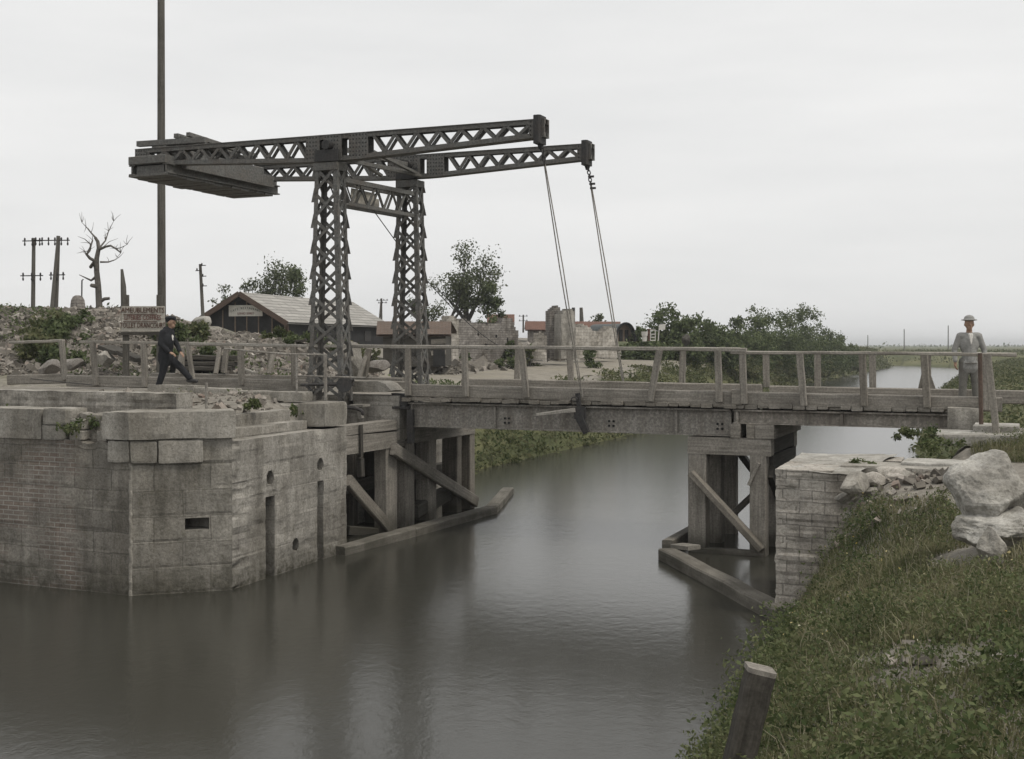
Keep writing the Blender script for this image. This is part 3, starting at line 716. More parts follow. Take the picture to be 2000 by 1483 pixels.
# ---- towers
lift = thing('lift_portal', 'pair of riveted lattice steel towers joined by a truss carrying the balance beams', 'bridge tower', W(-13.3, 1.4, 2.3))
VN, VF = -.45, 3.2
def tower(root, px, v, zt, zb, wb=.86, wt=.52, db=.40, dt=.34):
    s = SX(px, v); t = bpy.data.objects.new('tower', None); COL.objects.link(t); t.parent = root; t.location = W(s, v, zb)-Vector(root.location)
    def cnr(i, z):
        f = max(0, (z-zb)/(zt-zb)); h = (wb+(wt-wb)*f**.8)/2; h2 = (db+(dt-db)*f)/2
        a, b = ((-1, -1), (1, -1), (1, 1), (-1, 1))[i]; return W(s+a*h, v+b*h2, z)
    npan = 9; zs = np.linspace(zb+.05, zt-.08, npan+1)
    for i in range(4):
        mb = MB(); a, b = ((-1, -1), (1, -1), (1, 1), (-1, 1))[i]
        zlow = zb-.0 if i != 1 else zb-.55
        zz = list(np.linspace(zlow, zt, 7))
        for z0, z1 in zip(zz[:-1], zz[1:]):
            p, q = cnr(i, z0), cnr(i, z1)
            mb.bar(p-U*a*.045, q-U*a*.045, .09, .018, NV, 0); mb.bar(p-NV*b*.04, q-NV*b*.04, .018, .08, NV, 0)
        for k_ in range(1, npan+1):           # pointed gusset fin at each panel point
            z = zs[k_]-.2; p = cnr(i, z); q = cnr(i, z+.3); mb.prism([p, p+U*a*.07, q+U*a*.008, q], NV*(.012 if b > 0 else -.012))
        mb.build('leg', M['steel'], t)
    mb = MB()
    for i in range(4):
        j = (i+1) % 4; d_ = (cnr(j, zb)-cnr(i, zb)).normalized(); o = Vector((d_.y, -d_.x, 0))*.012
        for k_ in range(npan):
            p0, q0, p1, q1 = cnr(i, zs[k_]), cnr(j, zs[k_]), cnr(i, zs[k_+1]), cnr(j, zs[k_+1])
            up = o.normalized()
            mb.bar(p0+o, q1+o, .066, .014, up, 0); mb.bar(q0-o*.4, p1-o*.4, .066, .014, up, 0)
    mb.build('lattice', M['steel'], t)
    mb = MB(); c = [cnr(i, zt) for i in range(4)]
    mb.box(s-wt/2-.03, s+wt/2+.03, v-dt/2-.04, v+dt/2+.04, zt-.16, zt-.0) ; mb.build('head_plate', M['steel'], t)
    return s
ztn = ZP(320, YV(645, VN)); zbn = 2.72
sTn = tower(lift, 645, VN, ztn, zbn); ztf = ZP(354, YV(801, VF)); sTf = tower(lift, 801, VF, ztf, 2.8, .84, .5)
# portal truss between the towers
mb = MB()
sM = (sTn+sTf)/2
for so in (-.17, .17):
    a0, a1 = W(sTn+so, VN+.2, 7.42), W(sTf+so, VF-.18, 7.50); b0, b1 = W(sTn+so, VN+.2, 6.93), W(sTf+so, VF-.18, 6.98)
    mb.bar(a0, a1, .09, .10, UP, 0); mb.bar(b0, b1, .09, .08, UP, 0)
    N_ = 9
    for i in range(N_):
        t0, t1 = i/N_, (i+1)/N_
        p, q = (a0.lerp(a1, t0), b0.lerp(b1, t1)) if i % 2 == 0 else (b0.lerp(b1, t0), a0.lerp(a1, t1))
        mb.bar(p, q, .018 if i % 2 == 0 else .06, .03, U, 0)
mb.build('portal_truss', M['steel'], lift)
# ---- balance frame (rocks on the towers)
bal = thing('balance_frame', 'heavy riveted pair of balance beams rocking on the lattice towers', 'balance beam', W(sTn, 1.4, 8.0))
def bbeam(v, pxs, xl, xr, ptop_l, ptop_r, nameidx):
    """pxs: left end, plate l0,l1,..; z from pixels on plane v"""
    s0, s1 = SX(xl, v), SX(xr, v); sp = SX(pxs, v); Yp = YV(pxs, v)
    zt0, zt1 = ZP(ptop_l, YV(xl, v)), ZP(ptop_r, YV(xr, v))
    t_ = bpy.data.objects.new('balance_beam', None); COL.objects.link(t_); t_.parent = bal; t_.location = W(sp, v, 8)-Vector(bal.location)
    def zt(s): return zt0+(zt1-zt0)*(s-s0)/(s1-s0)
    def dep(s): 
        e = abs(s-sp)/(sp-s0 if s < sp else s1-sp); return .56-.2*max(0, e-.12)/.88
    hw = .085
    ks = list(np.linspace(s0, sp-.7, 6))+[sp-.35, sp, sp+.35]+list(np.linspace(sp+.7, s1, 6))
    mb = MB()
    for a, b in zip(ks[:-1], ks[1:]):
        for vo in (-hw, hw):
            mb.bar(W(a, v+vo, zt(a)-.05), W(b, v+vo, zt(b)-.05), .05, .1, UP, 0); mb.bar(W(a, v+vo, zt(a)-dep(a)+.05), W(b, v+vo, zt(b)-dep(b)+.05), .05, .1, UP, 0)
        mb.bar(W(a, v, zt(a)-.008), W(b, v, zt(b)-.008), 2*hw+.1, .014, UP, 0); mb.bar(W(a, v, zt(a)-dep(a)+.008), W(b, v, zt(b)-dep(b)+.008), 2*hw+.1, .014, UP, 0)
    mb.build('chords', M['steel'], t_)
    mb = MB()
    def lat(a, b):
        n_ = max(2, int(round((b-a)/.25))); e = np.linspace(a, b, n_+1)
        for vo in (-hw, hw):
            for i in range(n_):
                p, q = e[i], e[i+1]
                if i % 2 == 0: mb.bar(W(p, v+vo, zt(p)-.09), W(q, v+vo, zt(q)-dep(q)+.09), .065, .03, NV, 0)
                else: mb.bar(W(p, v+vo, zt(p)-dep(p)+.09), W(q, v+vo, zt(q)-.09), .065, .03, NV, 0)
    lat(s0+.3, sp-.62); mb.build('lattice', M['steel'], t_); mb = MB(); lat(sp+1.02, s1-.32); mb.build('lattice', M['steel'], t_)
    def plate(a, b):
        mb = MB()
        for vo in (-hw-.03, hw+.03): mb.hexa([W(a, v+vo-.012, zt(a)-dep(a)+.002), W(b, v+vo-.012, zt(b)-dep(b)+.002), W(b, v+vo+.012, zt(b)-dep(b)+.002), W(a, v+vo+.012, zt(a)-dep(a)+.002), W(a, v+vo-.012, zt(a)-.002), W(b, v+vo-.012, zt(b)-.002), W(b, v+vo+.012, zt(b)-.002), W(a, v+vo+.012, zt(a)-.002)])
        mb.build('gusset_plate', M['steel'], t_)
    plate(s0, s0+.3); plate(sp-.62, sp-.28); plate(sp-.17, sp+.26); plate(sp+.44, sp+.9); plate(s1-.33, s1)
    mb = MB()              # rivet heads on the plates
    for a, b in ((s0, s0+.3), (sp-.62, sp-.28), (sp-.17, sp+.26), (sp+.44, sp+.9), (s1-.33, s1)):
        for ss_ in np.arange(a+.04, b-.02, .075):
            d_ = dep(ss_)
            for zz in np.arange(.05, d_-.03, .085): mb.ell(W(ss_, v-hw-.042, zt(ss_)-zz), (.021, .012, .021), 6, 4)
    mb.build('rivets', M['iron'], t_)
    mb = MB(); zp = zt(sp)-dep(sp); mb.prism([W(sp-.33, v-.24, zp-.02), W(sp+.25, v-.24, zp-.02), W(sp+.25, v-.24, zp+.22), W(sp-.33, v-.24, zp+.22)], NV*.03)
    mb.tube([W(sp-.02, v-.3, zp+.32), W(sp-.02, v+.3, zp+.32)], .1, 14); mb.ell(W(sp, v+.26, zp+.3), (.16, .1, .2)); mb.build('trunnion', M['iron'], t_)
    # end yoke and shackle
    mb = MB(); zb_ = zt(s1)-dep(s1); se = s1-.13
    mb.bar(W(se, v-.05, zb_-.13), W(se, v-.05, zt(s1)+.06), .15, .36, NV, .03); mb.tube([W(se, v, zb_-.12), W(se, v, zb_-.22)], [.07, .04], 10)
    mb.build('end_yoke', M['iron'], t_)
    return s0, s1, sp, zt, dep
bn = bbeam(VN, 652, 271, 1068, 293, 233, 0); bf = bbeam(VF, 806, 463, 1158, 327, 281, 1)
# counterweight platform between the tails
cw = bpy.data.objects.new('counterweight', None); COL.objects.link(cw); cw.parent = bal; cw.location = W(bn[0]+.6, 1.4, 7.7)-Vector(bal.location)
mb = MB(); z0 = 7.93
sc0 = bn[0]
for s in (sc0+.02, sc0+.98):
    mb.box(s, s+.16, VN-.35, VF+.3, z0-.20, z0-.17); mb.box(s, s+.16, VN-.35, VF+.3, z0+.0, z0+.03); mb.box(s+.065, s+.095, VN-.35, VF+.3, z0-.17, z0)
mb.box(sc0+.2, sc0+.97, VN-.30, VN-.27, z0-.19, z0+.0); mb.build('carrier_beams', M['steel'], cw)
mb = MB()
for i, v in enumerate(np.linspace(VN-.2, VF-.15, 12)):
    o = random.uniform(-.06, .06); mb.bar(W(sc0+.0+o-.012*i, v, z0-.22-.012*(i % 3)), W(sc0+1.10+o*.4, v, z0-.22-.012*(i % 3)), .335, .05, UP, .004)
mb.build('underplates', M['steel'], cw)
mb = MB()
for i, v in enumerate(np.linspace(VN-.25, VF+.1, 11)): mb.bar(W(sc0+.05, v, z0+.12), W(sc0+1.08, v, z0+.12), .3, .18, UP, .01)
for i in range(5):
    s = sc0+.2+.19*i; mb.bar(W(s, VN+.3+.25*(i % 2), z0+.55+.03*i), W(s, VF-.6+.2*(i % 3), z0+.52), .16, .12, UP, .02)
for i in range(5):
    s = sc0+.2+.19*i; mb.bar(W(s, VN+.5, z0+.32), W(s, VF-.3, z0+.32), .22, .2, UP, .02)
mb.build('ballast', M['steel'], cw)
mb = MB(); mb.bar(W(sc0+.85, VN+.25, z0+.74), W(sc0+.85, VN+2.6, z0+.66), .12, .10, UP, 0); mb.bar(W(sc0+1.15, VN+.3, z0+.76), W(sc0+1.15, VN+2.9, z0+.64), .10, .09, UP, 0); mb.bar(W(sc0+.0, VN-.02, z0+.56), W(sc0+1.9, VN-.02, z0+.53), .12, .12, UP, 0); mb.build('top_rails', M['steel'], cw)
mb = MB()
mb.bar(W(sc0+1.2, VN+.1, 8.02), W(sc0+1.2, VF-.1, 8.0), .1, .28, UP, 0)          # plate wall facing the pivot
mb.build('ballast_wall', M['steel'], cw)
# cross bracing between the beams near the pivot
mb = MB()
for (a, b) in (((sTn-.1, VN+.16, 7.92), (sTf+.2, VF-.16, 8.0)), ((sTn+.45, VN+.16, 7.9), (sTf-.7, VF-.16, 7.98)), ((sTn+.25, VN+.16, 7.82), (sTf+.35, VF-.16, 7.92)), ((sTn+.9, VN+.16, 7.98), (sTf+.3, VF-.16, 7.96))):
    mb.bar(W(*a), W(*b), .08, .06, UP, 0)
mb.bar(W(sTn+.05, VN+.1, 8.1), W(sTf+.05, VF-.1, 8.2), .09, .09, UP, 0); mb.build('cross_bracing', M['steel'], bal)
# torn paper left on the portal
mb = MB()
def rag(a, b): 
    p = W(sM-.2, VN+1.2+1.25*a, 7.38-.45*b); p += U*(.06*nse(p, 3)); p.z += .06*nse(p, 2.5)*b; return p
for i in range(8):
    for j in range(4):
        if (i, j) in ((0, 3), (3, 3), (7, 0)): continue
        q = [rag((i+x)/8, (j+y)/4) for x, y in ((0, 0), (1, 0), (1, 1), (0, 1))]; mb.face(q); mb.face([p-U*.006 for p in q][::-1])
tag(mb.build('torn_notice', M['board']), 'torn pale notice hanging in the truss between the towers', 'notice')
# ropes
def rope(a, b, label, off):
    r = thing('lifting_rope', label, 'rope', b, 'ropes lifting the bridge span')
    a, b = Vector(a), Vector(b); d = (b-a); L = d.length; d.normalize()
    mb = MB()
    for o in (-.035, .035):
        mb.tube([a+d*.55+U*o*.3, a+d*(L*.5)+U*o, b+U*o*.4], .013, 6)
    mb.build('strand', M['girder'], r)
    mb = MB(); k_ = 0
    for t in np.arange(.0, .58, .085):
        c = a+d*t; side = U if k_ % 2 else NV; k_ += 1
        mb.tube([c+side*.035*math.cos(q)+d*.055*math.sin(q) for q in np.linspace(0, 6.28, 11)], .013, 6, False)
    for t in off: c = a+d*t; mb.bar(c-U*.03, c+U*.1, .04, .045, UP, 0)
    mb.build('chain', M['iron'], r)
yn = W(bn[1]-.13, VN-.02, ZP(268, YV(1060, VN))); yf = W(bf[1]-.13, VF-.02, ZP(316, YV(1152, VF)))
rope(yn, PV(1137, 775, -.14), 'near lifting rope running from the upper beam tip down to the iron bracket', ())
rope(yf, PV(1217, 745, KW+.1), 'far lifting rope running from the lower beam tip to the rear kerb', (.35, .52, .62))
# winch and iron ironwork at the tower foot
mb = MB()
mb.tube([PV(680, 806-10*math.cos(a), -.9)+U*.35*math.sin(a) for a in np.linspace(-.3, 1.9, 10)], .04, 8)
mb.tube([PV(588, 752, -.95), PV(690, 751, -.95)], .03, 8); mb.tube([PV(596, 752, -.95), PV(612, 766, -.95), PV(606, 778, -.95)], .03, 8)
mb.tube([PV(672, 752, -1.1), PV(672, 752, -.7)], .16, 14); mb.tube([PV(672, 735, -.95), PV(688, 745, -.95)], .05, 8)
tag(mb.build('hand_winch', M['iron']), 'black iron hand winch at the foot of the near tower', 'winch')
rl = thing('iron_railing', 'thin rusty iron railing on the quay before the near tower', 'railing', PV(580, 765, -1.6))
mb = MB(); mb.tube([PV(438, 681, -1.6), PV(500, 687, -1.6), PV(560, 692, -1.6), PV(638, 693, -1.6)], .022, 6); mb.tube([PV(576, 734, -1.6), PV(715, 738, -1.3)], .018, 6); mb.build('rail', M['girder'], rl)
for (x, y0, y1, r) in ((580, 692, 768, .024), (636, 693, 782, .035)):
    mb = MB(); mb.tube([PV(x-1, y0, -1.6), PV(x, y1, -1.6)], r, 8); mb.build('stanchion', M['girder'], rl)
mb = MB(); mb.tube([PV(403, 748, -4.6), PV(403.5, 802, -4.6)], .025, 8); tag(mb.build('iron_stake', M['girder']), 'short iron stake standing alone on the rubble of the quay', 'stake')

# ------------------------------------------------------------------ approach fences left of the towers
def fence(name, label, rails, posts, braces, v, kerbs):
    b = thing(name, label, 'railing', PV(rails[0][0], 740, v))
    for (x0, y0, x1, y1) in rails: rail(b, [PV(x0, y0, v), PV(x1, y1, v)], .1, .07)
    for q in posts: post(b, PV(q[0], q[1], v-.05), PV(q[2], q[3], v-.05), .13, .1)
    for q in braces: post(b, PV(q[0], q[1], v-.02), PV(q[2], q[3], v-.25), .11, .07, nm='brace')
    for (x0, y0, x1, y1, h) in kerbs:
        mb = MB(); mb.bar(PV(x0, y0, v+.08)-UP*h/2, PV(x1, y1, v+.08)-UP*h/2, .22, h, UP, .02, 6, .004); mb.build('kerb_beam', M['wood'], b)
    return b
fence('timber_railing', 'near timber railing and kerb leading from the quay to the tower', [(158, 668, 372, 671), (366, 671.5, 600, 676)], [(181, 669, 188, 752), (281, 671, 283, 756), (470, 675, 472, 752), (574, 677, 576, 755)], [(366, 672, 378, 748)], 0, [(136, 733, 600, 742, .27)])
fence('timber_railing', 'short end piece of near timber railing at the left edge of the quay', [(20, 669, 124, 666)], [(120, 667, 127, 742)], [], .15, [(20, 733, 138, 729, .24)])
fence('timber_railing', 'far timber railing with splayed braces behind the walking man', [(330, 672, 770, 678)], [(355, 680, 355, 728), (443, 678, 437, 728), (530, 680, 528, 728), (720, 682, 712, 736)], [(357, 680, 346, 730), (430, 682, 421, 730), (719, 684, 702, 736), (535, 682, 525, 730)], KW, [(300, 728, 790, 738, .2)])
mb = MB(); mb.bar(PV(690, 741, KW-.2)-UP*.1, PV(800, 745, KW-.2)-UP*.1, .2, .18); tag(mb.build('timber_beam', M['wood']), 'loose squared beam lying by the far tower foot', 'beam')
# approach deck
mb = MB(); s = SX(60, 0)-6
while s < sA-.15:
    wd = random.uniform(.2, .26); zz = ZD-.02+random.uniform(-.015, .015); mb.bar(W(s, .1, zz), W(s, KW, zz), wd-.015, .07, UP, .01); s += wd
tag(mb.build('approach_deck', M['wood']), 'timber plank deck leading up to the lifting span', 'deck')

# ------------------------------------------------------------------ left trestle pier and fender
tr = thing('timber_trestle', 'dark timber trestle of posts and diagonal braces under the left bridge end', 'trestle', W(-12.4, 1, 0))
sT = -12.32
def tpost(px0, px1, zb, zt, s=sT, d=.30, m='wood', root=tr):
    v0, v1 = VX(px0, s), VX(px1, s); mb = MB(); c = (v0+v1)/2
    mb.bar(W(s-d/2, c, zb), W(s-d/2, c, zt), d, max(.16, v1-v0), NV, .015, 5, .006); mb.build('post', M[m], root)
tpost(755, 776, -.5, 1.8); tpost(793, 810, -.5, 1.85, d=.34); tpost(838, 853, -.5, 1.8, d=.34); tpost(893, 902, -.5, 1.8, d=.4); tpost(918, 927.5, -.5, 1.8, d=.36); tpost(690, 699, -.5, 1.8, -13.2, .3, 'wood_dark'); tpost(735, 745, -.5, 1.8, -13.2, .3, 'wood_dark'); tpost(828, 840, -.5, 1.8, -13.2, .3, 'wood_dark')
for (a, b, yt0, yb0, yt1, yb1, wd, m) in ((676, 791, 852, 889, 842, 871, .32, 'wood'), (676, 786, 833, 851, 819, 838, .34, 'wood'), (806, 928, 836, 866, 826, 847, .32, 'wood')):
    mb = MB(); pa, pb, qa, qb = PS(a, yt0, sT+.02), PS(a, yb0, sT+.02), PS(b, yt1, sT+.02), PS(b, yb1, sT+.02)
    off = -U*wd; mb.hexa([pb, qb, qb+off, pb+off, pa, qa, qa+off, pa+off]); mb.build('cap_beam', M[m], tr)
mb = MB(); mb.bar(PS(768, 877, sT+.1), PS(930, 980, sT+.1), .12, .26, NV, .02, 5, .006); mb.build('diagonal_brace', M['wood'], tr)
mb = MB(); mb.bar(PS(680, 938, sT+.05), PS(762, 1035, sT+.05), .12, .24, NV, .02, 5, .006); mb.build('diagonal_brace', M['wood'], tr)
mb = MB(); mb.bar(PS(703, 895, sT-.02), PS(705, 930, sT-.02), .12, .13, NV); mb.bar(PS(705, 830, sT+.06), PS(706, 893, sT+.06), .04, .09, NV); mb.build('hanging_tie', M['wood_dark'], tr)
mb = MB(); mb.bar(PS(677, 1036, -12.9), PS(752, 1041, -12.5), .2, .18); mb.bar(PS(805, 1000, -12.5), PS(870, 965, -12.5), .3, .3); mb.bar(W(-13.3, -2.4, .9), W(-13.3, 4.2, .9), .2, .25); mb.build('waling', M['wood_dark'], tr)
fd = thing('fender_beam', 'long curved floating timber fender along the left trestle', 'fender', P(680, 1063, 22.6))
def gz(px, py, z): Y = (CAMZ-z)*F/(py-HY); return Vector(((px-CX)/F*Y, Y, z))
def fender(root, pts, wd, h, nm='timber'):
    for a, b in zip(pts[:-1], pts[1:]):
        mb = MB(); d = (b-a).normalized(); sdv = d.cross(UP).normalized()
        mb.bar(a-UP*h/2, b+d*.05-UP*h/2, wd, h, UP, .025, 8, .01); mb.build(nm, M['wood'], root)
fp = [gz(660, 1068, .16), gz(800, 1031, .17), gz(958, 989, .17), gz(992, 952, .16)]
fender(fd, fp, .30, .34)
# abutment wall behind the trestle
mb = relief_wall(W(-13.55, -2.7, 0), W(-13.55, 4.9, 0), -.6, 2.7, (), .3, .7, .012, .1, 31); tag(mb.build('rear_abutment', M['rough_stone']), 'shadowed stone abutment wall behind the left timber trestle', 'abutment')

# ------------------------------------------------------------------ right trestle and fender
t2 = thing('timber_trestle', 'grey timber trestle with crossed braces carrying the middle of the bridge', 'trestle', PV(1425, 1080, 0))
v0 = -.1; sa, sb = SX(1345, v0), SX(1505, v0)
VB = 2.6
def upost(px0, px1, v, zb=-.5, zt=1.84, d=.30, m='wood'):
    a, b = SX(px0, v), SX(px1, v); mb = MB(); mb.bar(W((a+b)/2, v+d/2, zb), W((a+b)/2, v+d/2, zt), b-a, d, NV, .015, 6, .006); mb.build('post', M[m], t2)
zct, zcb = ZP(856, YV(1425, v0)), ZP(889, YV(1425, v0))
upost(1344, 1379, v0, zt=zcb); upost(1464, 1496, v0, zt=zcb)
for (a, b) in ((sa+.05, sa+.36), (sb-.42, sb-.12)):
    mb = MB(); mb.bar(W((a+b)/2, VB-.2, -.5), W((a+b)/2, VB-.2, zcb), .28, .28, NV, .015, 5, .006); mb.build('post', M['wood'], t2)
    mb = MB(); mb.bar(W((a+b)/2, 1.2, -.5), W((a+b)/2, 1.2, zcb), .28, .28, NV, .015, 5, .006); mb.build('post', M['wood'], t2)
mb = MB(); mb.box(sa-.02, sb, v0, v0+.32, zcb, zct, .004); mb.build('cap_beam', M['wood'], t2)
mb = MB(); mb.box(sa+.3, sb, VB-.35, VB, zcb, zct, .004); mb.build('cap_beam', M['wood'], t2)
for (a, b) in ((sb-.34, sb-.01), (sa, sa+.32)):
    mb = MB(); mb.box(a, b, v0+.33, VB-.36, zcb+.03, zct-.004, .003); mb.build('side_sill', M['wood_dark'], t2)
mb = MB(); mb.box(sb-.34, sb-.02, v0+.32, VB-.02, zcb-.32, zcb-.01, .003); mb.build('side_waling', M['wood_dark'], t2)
for (x0, x1, ztop) in ((1427, 1445, 827), (1458, 1474, 829), (1475, 1511, 829)):     # packing timbers, running across under the girders
    mb = MB(); a, b = SX(x0, v0), SX(x1, v0); zz = min(ZP(ztop, YV(1460, v0)), 2.425); mb.box(a, b, v0-.02+.02*random.random(), VB+.1, zct+.003, zz, .004); mb.build('packing_timber', M['wood'], t2)
mb = MB(); mb.bar(PV(1350, 924, v0-.07), PV(1488, 1074, v0-.07), .12, .25, NV, .015, 5, .005); mb.build('diagonal_brace', M['wood'], t2)
mb = MB(); mb.bar(W(sa+.25, VB-.5, .35), W(sb-.15, VB-.5, 1.5), .12, .25, NV, .015, 4, .005); mb.build('diagonal_brace', M['wood'], t2)
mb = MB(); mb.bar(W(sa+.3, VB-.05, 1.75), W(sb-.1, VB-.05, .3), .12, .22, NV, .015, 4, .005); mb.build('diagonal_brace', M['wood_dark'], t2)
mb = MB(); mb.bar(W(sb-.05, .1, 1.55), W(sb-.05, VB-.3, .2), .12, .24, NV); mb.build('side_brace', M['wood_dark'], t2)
mb = MB(); mb.bar(PV(1352, 1073, v0+.05), PV(1492, 1082, v0+.05), .18, .1); mb.build('sill', M['wood'], t2)
mb = MB(); mb.bar(PV(1462, 948, v0-.02), PV(1482, 905, v0-.02), .06, .05, NV); mb.build('splice', M['wood'], t2)
fr = thing('fender_beam', 'straight floating timber fender angled from trestle to ruined pier', 'fender', gz(1400, 1120, 0))
fender(fr, [gz(1302, 1071, .2), gz(1530, 1186, .2)], .32, .36)
mb = MB(); mb.bar(gz(1303, 1068, .14), gz(1352, 1040, .1), .2, .24); mb.build('timber', M['wood'], fr)
mb = MB(); mb.bar(gz(1322, 1066, .22), gz(1356, 1070, .25), .3, .08); mb.build('cross_plank', M['wood_pale'], fr)

# ------------------------------------------------------------------ right abutment stones
def stone(name, label, cat, px, py, Y, size, seed, m='white_stone', group=None, ang=False, sub=4):
    bm = bmesh.new(); bmesh.ops.create_icosphere(bm, subdivisions=sub, radius=1)
    rr = random.Random(seed); c = P(px, py, Y)
    pl = []
    for _ in range(11):
        d = Vector((rr.uniform(-1, 1), rr.uniform(-1, 1), rr.uniform(-1, 1))).normalized(); pl.append((d, rr.uniform(.45, .72) if ang else rr.uniform(.55, .88)))
    for q in bm.verts:
        p = q.co.copy()
        for d, e in pl:
            x = p.dot(d)
            if x > e: p -= d*(x-e)*.92
        p *= 1.15; p += p.normalized()*(.4 if ang else 1)*(.13*noise.noise(p*1.3+Vector((seed, 0, 0)))+.07*noise.noise(p*3.4+Vector((0, seed, 0)))+.03*noise.noise(p*9))
        q.co = Vector((p.x*size[0], p.y*size[1], p.z*size[2]))+c
    me = bpy.data.meshes.new(name); bm.to_mesh(me); bm.free()
    ul = me.uv_layers.new(name='UVMap')
    o = link(name, me, M[m]); return tag(o, label, cat, group)
stone('boulder', 'big pale upper boulder with hollow face on the right bank', 'boulder', 1938, 962, 12.6, (.42, .42, .37), 3, sub=5)
stone('boulder', 'broad whitish lower boulder under the hollow one on the right bank', 'boulder', 1935, 1030, 12.3, (.44, .36, .21), 12, sub=5)
stone('stone_post', 'stubby worn stone post standing in grass below the boulders', 'stone post', 1936, 1072, 11.6, (.13, .11, .19), 14, 'coping')
def sblock(px0, px1, py0, py1, v, d, label, m='white_stone'):
    mb = MB(); a, b = SX(px0, v), SX(px1, v); Ym = YV((px0+px1)/2, v); block(mb, a, b, v, v+d, ZP(py1, Ym), ZP(py0, Ym), .02); tag(mb.build('stone_block', M[m]), label, 'stone block')
sblock(1849, 1916, 797, 856, -.25, .7, 'square stone block under the right end of the fixed span', 'coping')
sblock(1818, 1990, 850, 872, -1.9, 1.2, 'long white ledge stone near the right bridge end')
sblock(1900, 1990, 832, 851, -1.2, .8, 'thin pale slab on the white ledge by the iron rod')
sblock(1640, 1890, 914, 938, -4.3, .8, 'long flat stone course behind the broken pier', 'coping')
sblock(1760, 1900, 906, 918, -3.9, .8, 'narrow upper stone course behind the broken pier')
rs = [(1672, 945, .18), (1712, 940, .14), (1655, 968, .12), (1735, 925, .16), (1700, 960, .1), (1690, 985, .11), (1668, 1010, .1), (1725, 960, .09), (1710, 1000, .08), (1745, 940, .15), (1770, 935, .13)]
for i, (x, y, r) in enumerate(rs):
    stone('rubble_stone', 'broken stone tumbled in the grass at the end of the ruined pier', 'stone', x, y, 16.3+.12*(i % 4), (r*1.4, r, r*.85), 40+i, 'pale_wall' if i % 2 else 'coping', 'stones tumbled beside the ruined pier', ang=True, sub=3)
mb = MB(); mb.tube([PV(1914, 690, -.9), PV(1917, 858, -.9)], .035, 8); tag(mb.build('iron_rod', M['fascia']), 'upright rusty iron rod before the right end of the handrail', 'rod')
mb = MB(); mb.bar(PV(1929, 692, -1.3), PV(1952, 902, -1.3), .11, .09, NV, .01, 5, .006); tag(mb.build('leaning_post', M['wood']), 'leaning grey timber post at the right end of the handrail', 'post')
mb = MB(); pb, pt_ = P(1425, 1560, 7.2), P(1484, 1312, 7.2); mb.bar(pb, pt_, .165, .16, Vector((0, 1, 0)), .02, 8, .006)
o = tag(mb.build('mooring_post', M['wood_dark']), 'dark leaning mooring post with pale top in the bank grass', 'post')
mb = MB(); d = (pt_-pb).normalized(); mb.bar(pt_-d*.004, pt_+d*.025, .172, .167, Vector((0, 1, 0)), .02); mb.build('post_top', M['wood'], o)

# ------------------------------------------------------------------ foliage
def leaf_quads(cen, size, aspect=.55, tilt=None, nrm=None):
    n = len(cen); a = RNG.normal(size=(n, 3)); a /= np.linalg.norm(a, axis=1)[:, None]+1e-9
    if nrm is not None:
        q = nrm+.55*RNG.normal(size=(n, 3)); q /= np.linalg.norm(q, axis=1)[:, None]+1e-9
        a -= q*(a*q).sum(1)[:, None]; a /= np.linalg.norm(a, axis=1)[:, None]+1e-9; b = np.cross(q, a)
        size = np.asarray(size).reshape(-1, 1)*np.ones((n, 1))
        v = np.stack([cen, cen+a*size*.5+b*size*aspect*.5, cen+a*size, cen+a*size*.5-b*size*aspect*.5], 1).reshape(-1, 3)
        return v, np.arange(4*n).reshape(n, 4)
    if tilt is not None: a[:, 2] = np.abs(a[:, 2])*tilt[0]+tilt[1]; a /= np.linalg.norm(a, axis=1)[:, None]
    b = RNG.normal(size=(n, 3)); b -= a*(a*b).sum(1)[:, None]; b /= np.linalg.norm(b, axis=1)[:, None]+1e-9
    size = np.asarray(size).reshape(-1, 1)*np.ones((n, 1))
    p0, p2 = cen, cen+a*size; p1 = cen+a*size*.5+b*size*aspect*.5; p3 = cen+a*size*.5-b*size*aspect*.5
    v = np.stack([p0, p1, p2, p3], 1).reshape(-1, 3); f = np.arange(4*n).reshape(n, 4)
    return v, f
def clumps(centres, radii, n, squash=.8, fringe=1.0):
    """points mostly in the outer shell of uneven lobes"""
    pr = np.array([r**2 for r in radii]); pr /= pr.sum(); ii = RNG.choice(len(radii), n, p=pr)
    d = RNG.normal(size=(n, 3)); d /= np.linalg.norm(d, axis=1)[:, None]
    rr = np.array(radii)[ii]*np.clip(RNG.beta(4, 1.4, n)*(1.0+.18*RNG.normal(size=n)*fringe), .2, 1.4)
    e = d.copy(); d[:, 2] *= squash
    return np.array(centres)[ii]+d*rr[:, None], e
def branchy(mb, p, d, L, r, depth, tips, up=.15, spread=.7, wig=.12, nch=(2, 3), rr=random):
    pts = [Vector(p)]; rad = [r]; d = Vector(d).normalized(); n = 4
    for i in range(n):
        d = (d+Vector((rr.uniform(-1, 1), rr.uniform(-1, 1), rr.uniform(-.6, 1)*.8))*wig+UP*up*.1).normalized(); pts.append(pts[-1]+d*L/n); rad.append(r*(1-.45*(i+1)/n))
    mb.tube(pts, rad, 6 if depth > 1 else 4, depth == 0)
    if depth == 0: tips.append(pts[-1]); return
    for _ in range(rr.randint(*nch)):
        e = (d+Vector((rr.uniform(-1, 1), rr.uniform(-1, 1), rr.uniform(-.4, .9)))*spread).normalized()
        t = rr.choice((2, 3, 4, 4)); branchy(mb, pts[t], e, L*rr.uniform(.6, .82), rad[t]*.68, depth-1, tips, up, spread, wig, nch, rr)
    if depth <= 2: tips.append(pts[-1])
